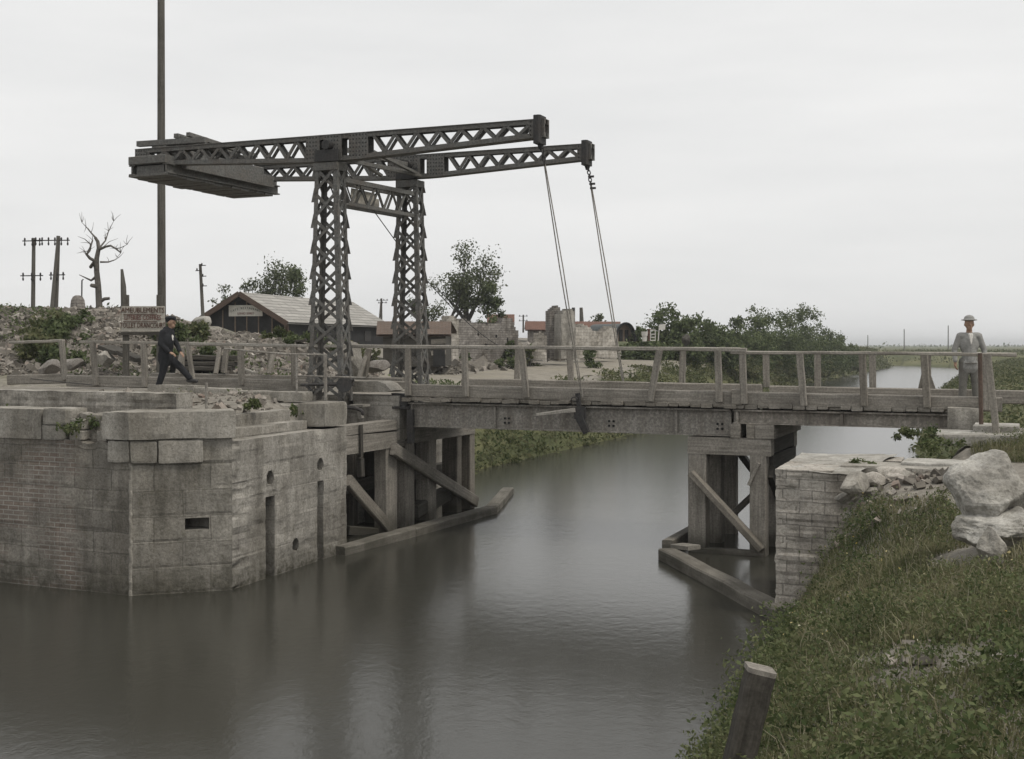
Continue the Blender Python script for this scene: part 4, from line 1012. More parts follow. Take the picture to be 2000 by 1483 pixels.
def tree(name, label, base, H, seed, nleaf, lsize, mat='leafB', spread=.7, crown=.62, trunk_r=.16, group=None, depth=3, first=.35, lr=.55, lean=0):
    rr = random.Random(seed); root = thing(name, label, 'tree', base, group)
    mb = MB(); tips = []; base = Vector(base)
    branchy(mb, base, Vector((lean, 0, 1)), H*first, trunk_r, depth, tips, .5, spread, .1, (2, 4), rr)
    zmax = max(t.z for t in tips); k_ = H/(zmax-base.z)
    mb.v = [(base.x+(x-base.x)*k_, base.y+(y-base.y)*k_, base.z+(z-base.z)*k_) for x, y, z in mb.v]; tips = [base+(t-base)*k_ for t in tips]
    mb.build('trunk', M['bark'], root)
    if nleaf:
        c, e = clumps([tuple(t) for t in tips], [rr.uniform(.45, 1.2)*lr for _ in tips], nleaf, .8)
        v, f = leaf_quads(c, RNG.uniform(.6, 1.3, nleaf)*lsize, nrm=e); np_mesh('crown', v, f, M[mat], root)
    return root
def bush(name, label, cen, rx, rz, seed, n, ls, mat='leafA', group=None, cat='bush', lobes=14, ry=None):
    rr = random.Random(seed); root = thing(name, label, cat, cen, group); cen = Vector(cen); ry = ry or rx
    cs, rs_ = [], []
    for _ in range(lobes):
        a = rr.uniform(0, 6.28); q = math.sqrt(rr.random()); hh = rr.uniform(.0, 1.0)*(1-.45*q*q)
        cs.append((cen.x+rx*.8*q*math.cos(a), cen.y+ry*.8*q*math.sin(a), cen.z+rz*hh*.82)); rs_.append(rr.uniform(.17, .42)*min(rx, rz*.8))
    for _ in range(9 if rx > 1 else 0):        # upright sprigs breaking the outline
        a = rr.uniform(0, 6.28); q = rr.uniform(0, .75); cs.append((cen.x+rx*.85*q*math.cos(a), cen.y+ry*.8*q*math.sin(a), cen.z+rz*(1.02-.45*q*q)*rr.uniform(.85, 1.12))); rs_.append(rr.uniform(.1, .17)*rz)
    c, e = clumps(cs, rs_, n, .85, 1.6); v, f = leaf_quads(c, RNG.uniform(.6, 1.35, n)*ls, nrm=e); np_mesh('crown', v, f, M[mat], root)
    if rx < .5: return root
    mb = MB()
    for i in range(5):
        q = cs[i % len(cs)]; mb.tube([cen+Vector((rr.uniform(-.2, .2), 0, -.2)), (cen+Vector(q))/2+Vector((0, 0, .1)), q], [.05, .035, .012], 5)
    mb.build('trunk', M['bark'], root)
    return root
def onland(px, Y): X = (px-CX)/F*Y; return Vector((X, Y, hz(X, Y)))
# bushes along the far left bank
bl = [(1262, 74, 1.5, 640, 'low rounded bush nearest the signboard and barrels'), (1302, 78, 1.9, 606, 'tall domed bush behind the small signboard'), (1335, 77, 1.3, 628, 'small bush below the domed bush'), (1362, 82, 1.8, 622, 'dull green bush in front of the dark stump'), (1402, 84, 1.9, 640, 'low wide bush in the dip of the bank hedge'), (1436, 92, 2.0, 628, 'mid height bush just left of the highest bushes'), (1468, 98, 2.4, 612, 'high bush at the left shoulder of the bank thicket'), (1502, 106, 2.6, 614, 'broad bush in the middle of the bank thicket'), (1536, 112, 2.6, 612, 'ragged high bush in the bank thicket'), (1566, 118, 2.5, 609, 'topmost bush with upright twigs in the bank thicket'), (1596, 126, 2.6, 636, 'sloping bush on the right shoulder of the bank thicket'), (1622, 136, 2.2, 648, 'low bush near the right end of the bank thicket'), (1644, 146, 1.9, 655, 'last small bush at the right end of the bank thicket')]
for i, (px, Y, rx, yt, lb) in enumerate(bl):
    yt += 12
    b = onland(px, Y); 
    if b.z < 1.6: b.z = 1.6
    top = ZP(yt, Y); bush('bush', lb, b, rx*1.25, (top-b.z)*1.08, 100+i, 6000, .24, 'leafA', 'bushes along the canal bank', ry=2.0, lobes=30)
# more low scrub on the inner slope under the thicket
sl = [(1440, 86, 1.5, 'low scrub on the canal slope under the thicket'), (1530, 104, 1.7, 'scrub on the canal slope below the ragged bush'), (1600, 122, 1.6, 'scrub on the slope near the end of the thicket'), (1660, 150, 1.2, 'tiny scrub at the water end of the thicket')]
for i, (px, Y, rx, lb) in enumerate(sl):
    b = onland(px, Y); b.z = max(b.z, .8); bush('bush', lb, b, rx*1.5, 1.4, 140+i, 2600, .2, 'verge', 'bushes along the canal bank')
# trees
b = onland(915, 80); tree('loose_crowned_tree', 'tall loose-crowned tree behind the ruined brick walls', b, ZP(474, 80)-b.z, 31, 2100, .19, spread=1.2, lr=.55, trunk_r=.2, depth=4, first=.27)
b = onland(880, 78); tree('bushy_tree', 'smaller bushy tree on the left flank of the loose-crowned tree', b, ZP(540, 78)-b.z, 37, 2600, .2, spread=1.0, lr=.7, depth=3, first=.3)
b = onland(955, 79); bush('bush', 'dense rounded bush under the right side of the loose-crowned tree', b, 1.3, ZP(572, 79)-b.z, 39, 3000, .2)
b = onland(835, 76); tree('bushy_tree', 'thin tree with sparse leaves right of the far tower', b, ZP(590, 76)-b.z, 43, 1100, .19, spread=.8, lr=.6, depth=3)
b = onland(978, 80); tree('slim_tree', 'slim upright sapling right of the loose-crowned tree', b, ZP(588, 80)-b.z, 47, 700, .18, spread=.25, lr=.4, depth=2, trunk_r=.06)
b = onland(535, 82); tree('bushy_tree', 'leafy tree rising over the ridge of the slate-roofed hut', b, ZP(512, 82)-b.z, 53, 1700, .2, spread=.8, lr=.8, depth=3)
b = onland(570, 83); bush('bush', 'dense dark bush over the hut roof beside the leafy tree', b, 1.25, ZP(538, 83)-b.z, 57, 2400, .2)
b = onland(505, 82); tree('bushy_tree', 'sparse sapling left of the leafy tree over the hut', b, ZP(548, 82)-b.z, 59, 500, .2, spread=.9, lr=.5, depth=2, trunk_r=.06)
b = onland(440, 70); tree('slim_tree', 'tiny sapling beyond the left slope of the hut roof', b, ZP(556, 70)-b.z, 61, 220, .16, spread=.35, lr=.3, depth=2, trunk_r=.04)
b = onland(1165, 95); tree('slim_tree', 'tiny tree behind the long red barrack roof', b, ZP(617, 95)-b.z, 63, 350, .22, spread=.5, lr=.45, depth=2, trunk_r=.05)
# shrubs on the rubble mound
for i, (px, Y, rx, yt, lb, n) in enumerate([(82, 37.2, 1.0, 586, 'scrubby green shrub on the crest at the left edge', 2600), (128, 36.8, .9, 598, 'dark shrub on the slope of the rubble mound at far left', 2200), (160, 38.2, .6, 592, 'pale weedy tuft beside the dead tree', 900), (70, 35.6, .9, 620, 'low dark shrub at the left edge of the rubble', 1900), (112, 34.6, .8, 638, 'low spreading shrub below the others at far left', 1500), (345, 37.6, .8, 618, 'dark low shrub on the mound right of the mast', 1700), (376, 38.6, .6, 612, 'small shrub on the crest before the hut gable', 1000), (338, 35.6, .7, 646, 'green tuft on the rubble right of the walking man', 900), (592, 39.5, 1.0, 630, 'green weeds by the hut wall beside the near tower', 2000), (548, 40, .7, 634, 'bright weeds at the hut corner', 1200), (640, 40.5, .9, 640, 'weeds before the hut seen through the near tower', 1300), (430, 36, .7, 652, 'weed patch on the rubble below the hut gable', 800), (715, 44, .7, 648, 'weeds before the hut between the two towers', 1300), (905, 60, .5, 676, 'dark shrub at the foot of the ruined brick wall', 900), (990, 59, .7, 684, 'ivy-dark shrub at the right foot of the ruined brick wall', 1200), (1030, 61, .7, 640, 'shrub between the brick wall and the stone stump', 1100), (1000, 63, .5, 650, 'shrub at the right end of the brick wall', 700), (1160, 60, .5, 662, 'little shrub in the rubble by the ruined chimney', 500)]):
    b = onland(px, Y); top = ZP(yt, Y)
    bush('shrub', lb, b-UP*.1, rx, max(.35, top-b.z), 200+i, n, .1+.0012*Y, 'leafA' if i % 3 else 'verge', None, 'shrub', 9)
# grass masses (nobody could count these)
def scatter_grass(name, label, S, V, n, hmin, hmax, mat, wid=.012, keep=None, lean=.5):
    s = RNG.uniform(*S, n); v = RNG.uniform(*V, n)
    if keep is not None:
        m_ = keep(s, v); s, v = s[m_], v[m_]
    n = len(s); z = hgt(s, v); X = s*CU+(v+N0)*SU; Y = -s*SU+(v+N0)*CU
    den = fbm(X*2.5, Y*2.5, 9); L = RNG.uniform(hmin, hmax, n)*(1+.6*np.clip(den, -.6, 1))
    a = RNG.uniform(0, 2*math.pi, n); w2 = wid*RNG.uniform(.6, 1.4, n); dx, dy = np.cos(a), np.sin(a)
    b = RNG.uniform(0, 2*math.pi, n); ln = RNG.uniform(.1, lean, n); lx, ly = np.cos(b)*ln, np.sin(b)*ln
    base = np.stack([X, Y, z-.02], 1); side = np.stack([dx, dy, 0*dx], 1)*w2[:, None]
    mid = base+np.stack([lx*L*.35, ly*L*.35, L*.6], 1); tip = base+np.stack([lx*L, ly*L, L*(1-.35*ln)], 1)
    vts = np.stack([base-side, base+side, mid+side*.75, mid-side*.75, tip+side*.12, tip-side*.12], 1).reshape(-1, 3)
    i0 = np.arange(n)*6; f = np.concatenate([np.stack([i0, i0+1, i0+2, i0+3], 1), np.stack([i0+3, i0+2, i0+4, i0+5], 1)])
    return tag(np_mesh(name, vts, f, M[mat]), label, kind='stuff')
def onright(s, v): return (np.hypot(s+.38, v+8.75) > .7) & ~((v > -6.4) & (s < -.9) & (fbm(s*3.3, v*3.3, 14) > -.05)) & ~(fbm(s*1.5, v*1.5, 31) > .24) & (s > sR(v)+.12) & ((v < -5.0) | (s > -1.8)) & (hgt(s, v) > .02)
scatter_grass('grass', 'rank grass covering the near right bank', (-3.5, 1.6), (-17.5, -1.2), 150000, .06, .18, 'grass', .005, lambda s, v: onright(s, v) & (fbm(s*3.1, v*3.1, 2) > -.4), .9)
scatter_grass('dry_stems', 'taller dry seed stems standing in the bank grass', (-3.4, 1.4), (-16, -2), 3600, .16, .36, 'dry', .0035, onright, .7)
def weeds(name, label, S, V, nc, per, ls, mat, keep, rad=.22, hh=.22):
    s = RNG.uniform(*S, nc); v = RNG.uniform(*V, nc); m_ = keep(s, v); s, v = s[m_], v[m_]; nc = len(s)
    z = hgt(s, v); X = s*CU+(v+N0)*SU; Y = -s*SU+(v+N0)*CU
    ii = np.repeat(np.arange(nc), per); n = len(ii); sc = RNG.uniform(.5, 1.5, nc)[ii]
    off = np.clip(RNG.normal(size=(n, 3)), -1.7, 1.7)*np.array([rad, rad, hh])*.55*sc[:, None]; off[:, 2] = np.abs(off[:, 2])
    c = np.stack([X, Y, z], 1)[ii]+off; s2, v2 = SVw(c[:, 0], c[:, 1]); ok = ((s2-sR(v2)) > .0) | (s2 < -10); c, sc, n = c[ok], sc[ok], int(ok.sum()); vt, f = leaf_quads(c, RNG.uniform(.5, 1.4, n)*ls*(.6+.4*sc), .5)
    return tag(np_mesh(name, vt, f, M[mat]), label, kind='stuff')
weeds('weeds', 'leafy weeds overgrowing the near right bank', (-3.5, 1.8), (-17.5, -1.0), 3000, 36, .034, 'leafW', lambda s, v: onright(s, v) & ~((v > -7) & (s < -2.7)) & (fbm(s*2.3, v*2.3, 4) > -.22), .15, .2)
weeds('weed_clumps', 'rounded clumps of taller broad-leaved weeds on the near right bank', (-3.3, 1.8), (-17, -3), 85, 420, .045, 'leafW', lambda s, v: onright(s, v) & (s-sR(v) > .2) & ~((v > -8) & (s < -2.3)), .28, .36)
weeds('pale_clumps', 'paler seeding clumps among the weeds of the right bank', (-3.0, 1.8), (-16, -3), 46, 260, .035, 'verge', lambda s, v: onright(s, v) & (s-sR(v) > .3), .24, .4)
weeds('water_edge_weeds', 'taller weeds hanging over the near water edge', (-3.5, -1.9), (-16, -7.6), 640, 60, .04, 'leafW', lambda s, v: onright(s, v) & (s-sR(v) < .7) & (s-sR(v) > .12), .18, .26)
weeds('wildflowers', 'scattered yellow and white wild flowers on the right bank', (-3.3, 1.5), (-13, -3), 160, 5, .03, 'flower', lambda s, v: onright(s, v), .1, .3)
def onleft(s, v): return (s < sL(v)-.05) & (v > 4.8) & (sL(v)-s < np.where(v < 16, 1.9, 2.5)+.3*np.sin(v))
weeds('verge_grass', 'grassy verge sloping from the road to the canal', (-24, -14), (4.8, 60), 6000, 18, .15, 'verge', onleft, .4, .15)
weeds('far_verge_grass', 'distant green canal slope beyond the bridge', (-28, -15), (60, 200), 5200, 10, .35, 'verge', lambda s, v: (s < sL(v)-.05) & (sL(v)-s < 4.5), .9, .4)
weeds('bank_grass', 'grass on the far right bank', (-10, 10), (3.5, 160), 7000, 10, .22, 'verge', lambda s, v: (s > sR(v)+.1) & (s-sR(v) < 9), .5, .12)
weeds('field_edge_growth', 'low growth along the far bend of the canal', (-30, 120), (176, 300), 2600, 10, .4, 'verge', lambda s, v: hgt(s, v) > .2, 1.5, .22)
weeds('rubble_weeds', 'weeds growing over the rubble heap', (-36, -14), (3.5, 24), 3600, 22, .11, 'leafA', lambda s, v: (fbm((s*CU+(v+N0)*SU)*1.3, (-s*SU+(v+N0)*CU)*1.3, 21) > .16) & ((-s*SU+(v+N0)*CU) > 32.5) & ((-s*SU+(v+N0)*CU) < 43), .25, .16)
weeds('quay_weeds', 'sparse weeds rooted on the stone quay', (-19, -12.2), (-7.2, -1.6), 46, 22, .06, 'leafW', lambda s, v: fbm(s*2, v*2, 8) > .0, .16, .12)
for i, (px, py, v, r, lb) in enumerate([(152, 828, -7.48, .34, 'dark weed clump growing in the gap of the quay coping'), (590, 795, -3.4, .22, 'weed clump by the stone end coping of the quay'), (490, 785, -5.0, .18, 'tuft on the soil slope behind the quay coping')]):
    bush('weed_clump', lb, PV(px, py+12, v), r, r*1.1, 300+i, 420, .06, 'leafW', None, 'weed', 7)
for i, (px, py, v, r, lb) in enumerate([(1840, 868, -2.6, .45, 'green bush on the ledge beside the right bridge end'), (1770, 840, -.3, .2, 'small leafy plant beneath the right end of the girder'), (1690, 905, -3.8, .22, 'weed tuft on the top of the broken pier')]):
    bush('leafy_shrub', lb, PV(px, py+14, v), r, r*.95, 320+i, 900, .055, 'leafW', None, 'shrub', 9)

# ------------------------------------------------------------------ rubble masses
def stones(name, label, pts, sizes, m='rubble'):
    n = len(pts); base = np.array([[x, y, z] for x in (-1, 1) for y in (-1, 1) for z in (-1, 1)], float)*.5
    fq_ = np.array([[0, 1, 3, 2], [4, 6, 7, 5], [0, 4, 5, 1], [2, 3, 7, 6], [0, 2, 6, 4], [1, 5, 7, 3]])
    b = base[None]*(1+RNG.uniform(-.35, .25, (n, 8, 3)))*np.array([1, .8, .6])*RNG.uniform(.6, 1.35, (n, 1, 3))
    q = RNG.normal(size=(n, 4)); q[:, 1:3] *= .5; q /= np.linalg.norm(q, axis=1)[:, None]; w_, x, y, z = q.T
    Rm = np.stack([1-2*(y*y+z*z), 2*(x*y-z*w_), 2*(x*z+y*w_), 2*(x*y+z*w_), 1-2*(x*x+z*z), 2*(y*z-x*w_), 2*(x*z-y*w_), 2*(y*z+x*w_), 1-2*(x*x+y*y)], 1).reshape(n, 3, 3)
    v = np.einsum('nij,nkj->nki', Rm, b*np.asarray(sizes)[:, None, None])+np.asarray(pts)[:, None]
    f = (np.arange(n)[:, None, None]*8+fq_[None]).reshape(-1, 4)
    return tag(np_mesh(name, v.reshape(-1, 3), f, M[m]), label, kind='stuff')
def rub(n, X, Y, keep, lo, hi, up=.03):
    x = RNG.uniform(*X, n*2); y = RNG.uniform(*Y, n*2); s, v = x*CU-y*SU, x*SU+y*CU-N0; m_ = keep(x, y, s, v); x, y, s, v = x[m_][:n], y[m_][:n], s[m_][:n], v[m_][:n]
    sz = lo*(hi/lo)**(RNG.random(len(x))**2.2); return np.stack([x, y, hgt(s, v)+up], 1), sz
p, z = rub(24000, (-21, -4.5), (32.0, 42), lambda x, y, s, v: (fbm(x*1.1, y*1.1, 12) > -.36) & (v > KW+.5), .05, .26); stones('rubble', 'heap of broken masonry rubble behind the bridge railing', p, z)
p, z = rub(2600, (-4, 12), (48, 78), lambda x, y, s, v: (sL(v)-s > 7.6) & (sL(v)-s < 24), .12, .7); stones('roadside_rubble', 'rubble strewn between the road and the ruins', p, z)
p, z = rub(420, (-4, 12), (33, 76), lambda x, y, s, v: (sL(v)-s > 6.7) & (sL(v)-s < 8.2) & (v > 5), .1, .45); stones('road_edge_rubble', 'broken bricks along the road edge', p, z)
p, z = rub(700, (-9, -3), (17.5, 26), lambda x, y, s, v: (s < -12.35) & (v > -6.3) & (v < -1.5) & (fbm(x*3, y*3, 3) > -.1), .03, .2, .01); stones('quay_rubble', 'small rubble scattered on the quay', p, z)
p, z = rub(900, (2.5, 7), (8, 19), lambda x, y, s, v: (s > sR(v)+.1) & (((v < -4.2) & (v > -6.4) & (s < -1.0)) | (fbm(x*4, y*4, 6) > .46)), .03, .17, .03); stones('bank_rubble', 'small stones showing through the grass of the right bank', p, z)
# single large pieces on the heap
def plank_at(a, b, w_, h_, label, m='wood_dark', nm='fallen_beam'):
    mb = MB(); mb.bar(a, b, w_, h_, UP, .01, 4, .01); tag(mb.build(nm, M[m]), label, 'beam')
plank_at(P(206, 678, 34.2), P(240, 690, 33.6), .5, .12, 'upper fallen plank sloping on the rubble left of the sign post')
plank_at(P(240, 690, 33.5), P(275, 704, 33.2), .4, .12, 'lower fallen plank sloping on the rubble by the sign post')
plank_at(P(478, 722, 31.5), P(502, 730, 31.4), .12, .06, 'pale splintered board lying on rubble by the near tower', 'wood_pale')
plank_at(P(560, 668, 39), P(598, 665, 39), .4, .08, 'flat plank on the rubble crest left of the near tower')
plank_at(P(725, 720, 37), P(765, 716, 37), .3, .08, 'dark plank lying between the two towers')
sh = thing('timber_shelter', 'dark collapsed timber shelter half buried in rubble behind the walking man', 'shelter', P(385, 725, 33.8))
for i, (x0, x1, y, Y, h) in enumerate([(335, 470, 699, 33.6, .14), (345, 460, 710, 33.5, .12), (350, 455, 719, 33.4, .12)]):
    mb = MB(); mb.bar(P(x0, y, Y), P(x1, y+1, Y), .5, h, UP, .02, 5, .015); mb.build('beam', M['wood_dark'], sh)
mb = MB(); mb.hexa([P(x, y, Y) for y in (731, 703) for x, Y in ((332, 33.7), (440, 33.7), (440, 34.6), (332, 34.6))]); mb.build('interior_shade', M['tar'], sh)  # solid black fill, painting the shade inside the shelter opening
stone('masonry_lump', 'pale masonry lump on the crest left of the hut gable', 'rubble lump', 394, 628, 44, (.34, .3, .26), 71, 'white_stone', ang=True)
stone('masonry_lump', 'light block of masonry in the rubble left of the sign post', 'rubble lump', 206, 700, 33.6, (.28, .25, .26), 72, 'coping', ang=True)
stone('masonry_lump', 'pinkish slab of masonry in the rubble at the left edge', 'rubble lump', 100, 718, 32.6, (.42, .3, .2), 73, 'ruin', ang=True)
stone('masonry_lump', 'broad sandy lump of masonry in the rubble near the end railing', 'rubble lump', 140, 712, 32.9, (.32, .3, .22), 74, 'ruin', ang=True)
stone('masonry_lump', 'grey concrete lump behind the near tower foot', 'rubble lump', 685, 705, 33.5, (.42, .3, .5), 75, 'rough_stone', ang=True)
stone('masonry_lump', 'rusty brick lump lying between the two tower feet', 'rubble lump', 733, 714, 34.5, (.36, .3, .2), 76, 'ruin', ang=True)

# ------------------------------------------------------------------ lettering
def text(body, size, origin, xdir, ydir, m, name, parent, ext=.006, sx=1.0, arc=None):
    xd, yd = Vector(xdir).normalized(), Vector(ydir).normalized(); zd = xd.cross(yd)
    def one(b, pos, ang=0):
        cu = bpy.data.curves.new('t', 'FONT'); cu.body = b; cu.size = size; cu.extrude = ext; cu.align_x = 'CENTER'; cu.align_y = 'CENTER'; cu.resolution_u = 2
        o = bpy.data.objects.new('t', cu); COL.objects.link(o); bpy.context.view_layer.update()
        me = bpy.data.meshes.new_from_object(o.evaluated_get(bpy.context.evaluated_depsgraph_get())); bpy.data.objects.remove(o); bpy.data.curves.remove(cu)
        ca, sa_ = math.cos(ang), math.sin(ang); out_ = []
        for q in me.vertices:
            x, y, z = q.co.x*sx, q.co.y, q.co.z; x, y = x*ca-y*sa_, x*sa_+y*ca
            out_.append(Vector(origin)+xd*(x+pos[0])+yd*(y+pos[1])+zd*z)
        fs = [tuple(p.vertices) for p in me.polygons]; bpy.data.meshes.remove(me); return out_, fs
    V, Fc = [], []
    items = [(body, (0, 0), 0)]
    if arc:
        n = len(body); items = []
        for i, ch in enumerate(body):
            t = (i-(n-1)/2)/((n-1)/2); items.append((ch, (t*arc[0], -arc[1]*t*t), -t*arc[2]))
    for b, pos, ang in items:
        if b == ' ': continue
        o_, f_ = one(b, pos, ang); k_ = len(V); V += o_; Fc += [tuple(i+k_ for i in q) for q in f_]
    me = bpy.data.meshes.new(name); me.from_pydata([tuple(q) for q in V], [], Fc); me.update()
    return link(name, me, m, parent)
# furniture sign on posts
Yg = 32.6; sg = thing('notice_board', 'weathered board lettered for furniture and bedding on two posts before the rubble', 'sign', P(280, 735, Yg))
mb = MB(); a, b = P(237, 648, Yg), P(321, 598, Yg)
for i in range(4):
    z0 = a.z+(b.z-a.z)*i/4+.004; z1 = a.z+(b.z-a.z)*(i+1)/4-.004
    mb.hexa([(a.x, Yg+.01*random.random(), z0), (b.x, Yg, z0), (b.x, Yg+.05, z0), (a.x, Yg+.05, z0), (a.x, Yg, z1), (b.x, Yg, z1), (b.x, Yg+.05, z1), (a.x, Yg+.05, z1)])
mb.build('board', M['board'], sg)
cxm = (a.x+b.x)/2
for t, y, sz, mm, sx in (('AMEUBLEMENTS', 606.5, .20, 'dkletter', .80), ('LITERIES COFFRES', 621, .19, 'red', .66), ('TOLLET DRANCOURT', 636, .20, 'dkletter', .615)):
    text(t, sz, (cxm, Yg-.012, ZP(y, Yg)), (1, 0, 0), (0, 0, 1), M[mm], 'lettering', sg, .006, sx)
for y in (614, 628.5):
    mb = MB(); mb.bar((a.x+.05, Yg-.012, ZP(y, Yg)), (b.x-.2, Yg-.012, ZP(y, Yg)), .012, .016, UP, 0); mb.build('rule', M['dkletter'], sg)
for px in (246, 312):
    mb = MB(); q = P(px, 650, Yg+.12); mb.bar((q.x, q.y, 2.6), (q.x, q.y, a.z+1.0), .15, .13, Vector((0, 1, 0)), .01); mb.build('post', M['pole'], sg)
mb = MB(); mb.bar((a.x, Yg-.03, a.z-.05), (b.x, Yg-.03, a.z-.05), .05, .09, UP); mb.build('ledger', M['wood_dark'], sg)

# ------------------------------------------------------------------ hut with slate roof
hut = thing('timber_hut', 'tarred timber hut with white lettered sign in its gable and grey roof', 'hut', P(480, 640, 58))
Yh = 56.0
pk = P(474, 571, Yh); el = P(384, 622, Yh); er = P(560, 628, Yh)
ang = math.atan2(.50, 1.0); ax = Vector((math.cos(R(74.8)), math.sin(R(74.8)), 0))      # ridge direction, away to the right
Ln = 13.0
gd = Vector((er.x-el.x, 0, 0)).normalized()
gd = Vector((ax.y, -ax.x, 0)); half = 2.3; mid = Vector((pk.x, pk.y, 0))
zr, ze = pk.z, P(560, 627, Yh).z
LC, RC = mid-gd*half, mid+gd*half
# fit the eave corners to the photo
def hp(c, z, t=0): return Vector((c.x, c.y, z))+ax*t
zl = ze
base = 3.3
mb = MB(); 
for t in (0, Ln): mb.face([hp(LC+gd*.12, base, t), hp(RC-gd*.12, base, t), hp(RC-gd*.12, ze, t), hp(mid, zr-.1, t), hp(LC+gd*.12, ze, t)])
for c in (LC+gd*.12, RC-gd*.12): mb.face([hp(c, base), hp(c, base, Ln), hp(c, ze), ][:0] or [hp(c, base), hp(c, base, Ln), hp(c, ze, Ln), hp(c, ze)])
mb.build('wall', M['tar'], hut)
rt = bpy.data.objects.new('roof', None)
mb = MB(); ov = .35
for sgn, c in ((-1, LC), (1, RC)):
    sl_ = (mid-c); e0 = c-sl_*.06
    ee = Vector((e0.x, e0.y, ze-.06*(zr-ze)))
    rg0, rg1 = hp(mid, zr, -ov), hp(mid, zr, Ln+.2); a0, a1 = ee-ax*ov, ee+ax*(Ln+.2)
    Lr = (rg1-rg0).length; Ls = (a0-rg0).length
    q = [a0, a1, rg1, rg0]; uvq = [(0, 0), (Ln+.5, 0), (Lr, Ls), (0, Ls)]
    if sgn < 0: q, uvq = q[::-1], uvq[::-1]
    mb.face(q, uvq); mb.face([p-UP*.08 for p in q][::-1], uvq[::-1])
rf = mb.build('roof', M['slate'], hut)
mb = MB()
for c in (LC, RC):
    e0 = c-(mid-c)*.06; mb.bar(Vector((e0.x, e0.y, ze-.06*(zr-ze)-.08))-ax*(ov+.02), hp(mid, zr-.08, -ov-.02), .06, .24, UP, 0)
mb.build('bargeboard', M['fascia'], hut)
mb = MB()
for t in (.14, .28, .42, .55, .68, .83, .97):
    p = LC.lerp(RC, t); zt_ = ze+(zr-ze)*(1-abs(t-.5)*2)-.25; mb.bar(Vector((p.x, p.y, base))-ax*.03, Vector((p.x, p.y, zt_))-ax*.03, .05, .04, ax, 0)
mb.build('battens', M['batten'], hut)
mb = MB(); mb.bar(hp(RC-gd*.05, base+.3, .2), hp(RC-gd*.05, ze, .0), .1, .1, ax, 0); mb.build('corner_post', M['fascia'], hut)
mb = MB()
for t in (4.5, 9.5): 
    a = hp(RC-gd*.11, 4.1, t); mb.hexa([a+gd*o+ax*q+UP*z for z in (0, .55) for q, o in ((0, 0), (0, .03), (.9, .03), (.9, 0))])
mb.build('window', M['iron'], hut)
sgn_ = thing('gable_sign', 'white painted sign with arched dark and red lettering on the hut gable', 'sign', hp(mid, ze+.3, -.05))
c0 = mid+gd*.20-ax*.06
sz0, sz1 = ZP(618, Yh), ZP(596.5, Yh); hwd = .86
mb = MB(); mb.hexa([c0+gd*x+UP*z-ax*t for z in (sz0, sz1) for x, t in ((-hwd, .05), (hwd, .05), (hwd, 0), (-hwd, 0))]); mb.build('board', M['signwhite'], sgn_)
text('CAFE RESTAURANT', .15, c0-ax*.055+UP*(sz1-.14), gd, UP, M['grnletter'], 'lettering', sgn_, .006, .8, (.72, .14, .32)); text('GERARD SERRET', .15, c0-ax*.055+UP*(sz0+.12), gd, UP, M['red'], 'lettering', sgn_, .006, .78)

# red-roofed house and sheds, ruins
def gable(name, label, cat, pxl, pxr, yr, ye, Y, depth, wallm, roofm, zbase, slant=0, rise=None):
    b = thing(name, label, cat, P((pxl+pxr)/2, 680, Y)); a = P(pxl, ye, Y); c = P(pxr, ye, Y+slant); r0 = P(pxl, yr, Y+depth/2); r1 = P(pxr, yr, Y+slant+depth/2)
    zr_ = a.z+(P(pxl, yr, Y).z-a.z)*1.15; r0.z = r1.z = zr_; back = Vector((0, depth, 0)); c.z = a.z
    mb = MB(); A_, C_ = Vector((a.x, a.y, zbase)), Vector((c.x, c.y, zbase))
    mb.face([A_, C_, c, a]); mb.face([A_, a, r0, a+back, A_+back]); mb.face([C_, C_+back, c+back, r1, c]); mb.face([A_+back, a+back, c+back, C_+back]); mb.build('wall', M[wallm], b)
    mb = MB(); d = (c-a).normalized()*.25; dn = Vector((0, -.25, -.08))
    for q in ([a-d+dn, c+d+dn, r1+d, r0-d], [c+back+d-dn*1, a+back-d-dn*1, r0-d, r1+d]):
        L1 = (q[1]-q[0]).length; L2 = (q[3]-q[0]).length; u_ = [(0, 0), (L1, 0), (L1, L2), (0, L2)]
        mb.face([p+UP*.03 for p in q], u_); mb.face([p-UP*.05 for p in q][::-1], u_[::-1])
    mb.build('roof', M[roofm], b); return b
hb = gable('tiled_house', 'low house with orange tiled roof behind the far tower', 'house', 748, 870, 630, 651, 50, 5, 'wood_dark', 'orange_roof', 3.0)
mb = MB(); 
for yy in (668, 690): mb.bar(P(842, yy, 49.95), P(871, yy-2, 49.95), .05, .2, UP, 0)
mb.build('weatherboards', M['wood'], hb)
mb = MB(); q0 = P(846, 712, 49.9); mb.hexa([P(x, y, Y_) for y in (716, 684) for x, Y_ in ((846, 49.92), (869, 49.92), (869, 50.2), (846, 50.2))]); mb.build('doorway', M['tar'], hb)
gable('tiled_house', 'small house with dark red roof behind the ruined brick wall', 'house', 958, 998, 616, 632, 84, 4, 'ruin', 'redroof', 3.5)
bk = gable('long_barrack', 'long low barrack with rust red roof behind the ruined chimney', 'barrack', 1032, 1206, 629, 643, 88, 5, 'ruin', 'redroof', 3.5, 2)
mb = MB(); mb.tube([P(1120, 629, 88), P(1120, 601, 88)], .12, 8); mb.build('stove_pipe', M['iron'], bk)
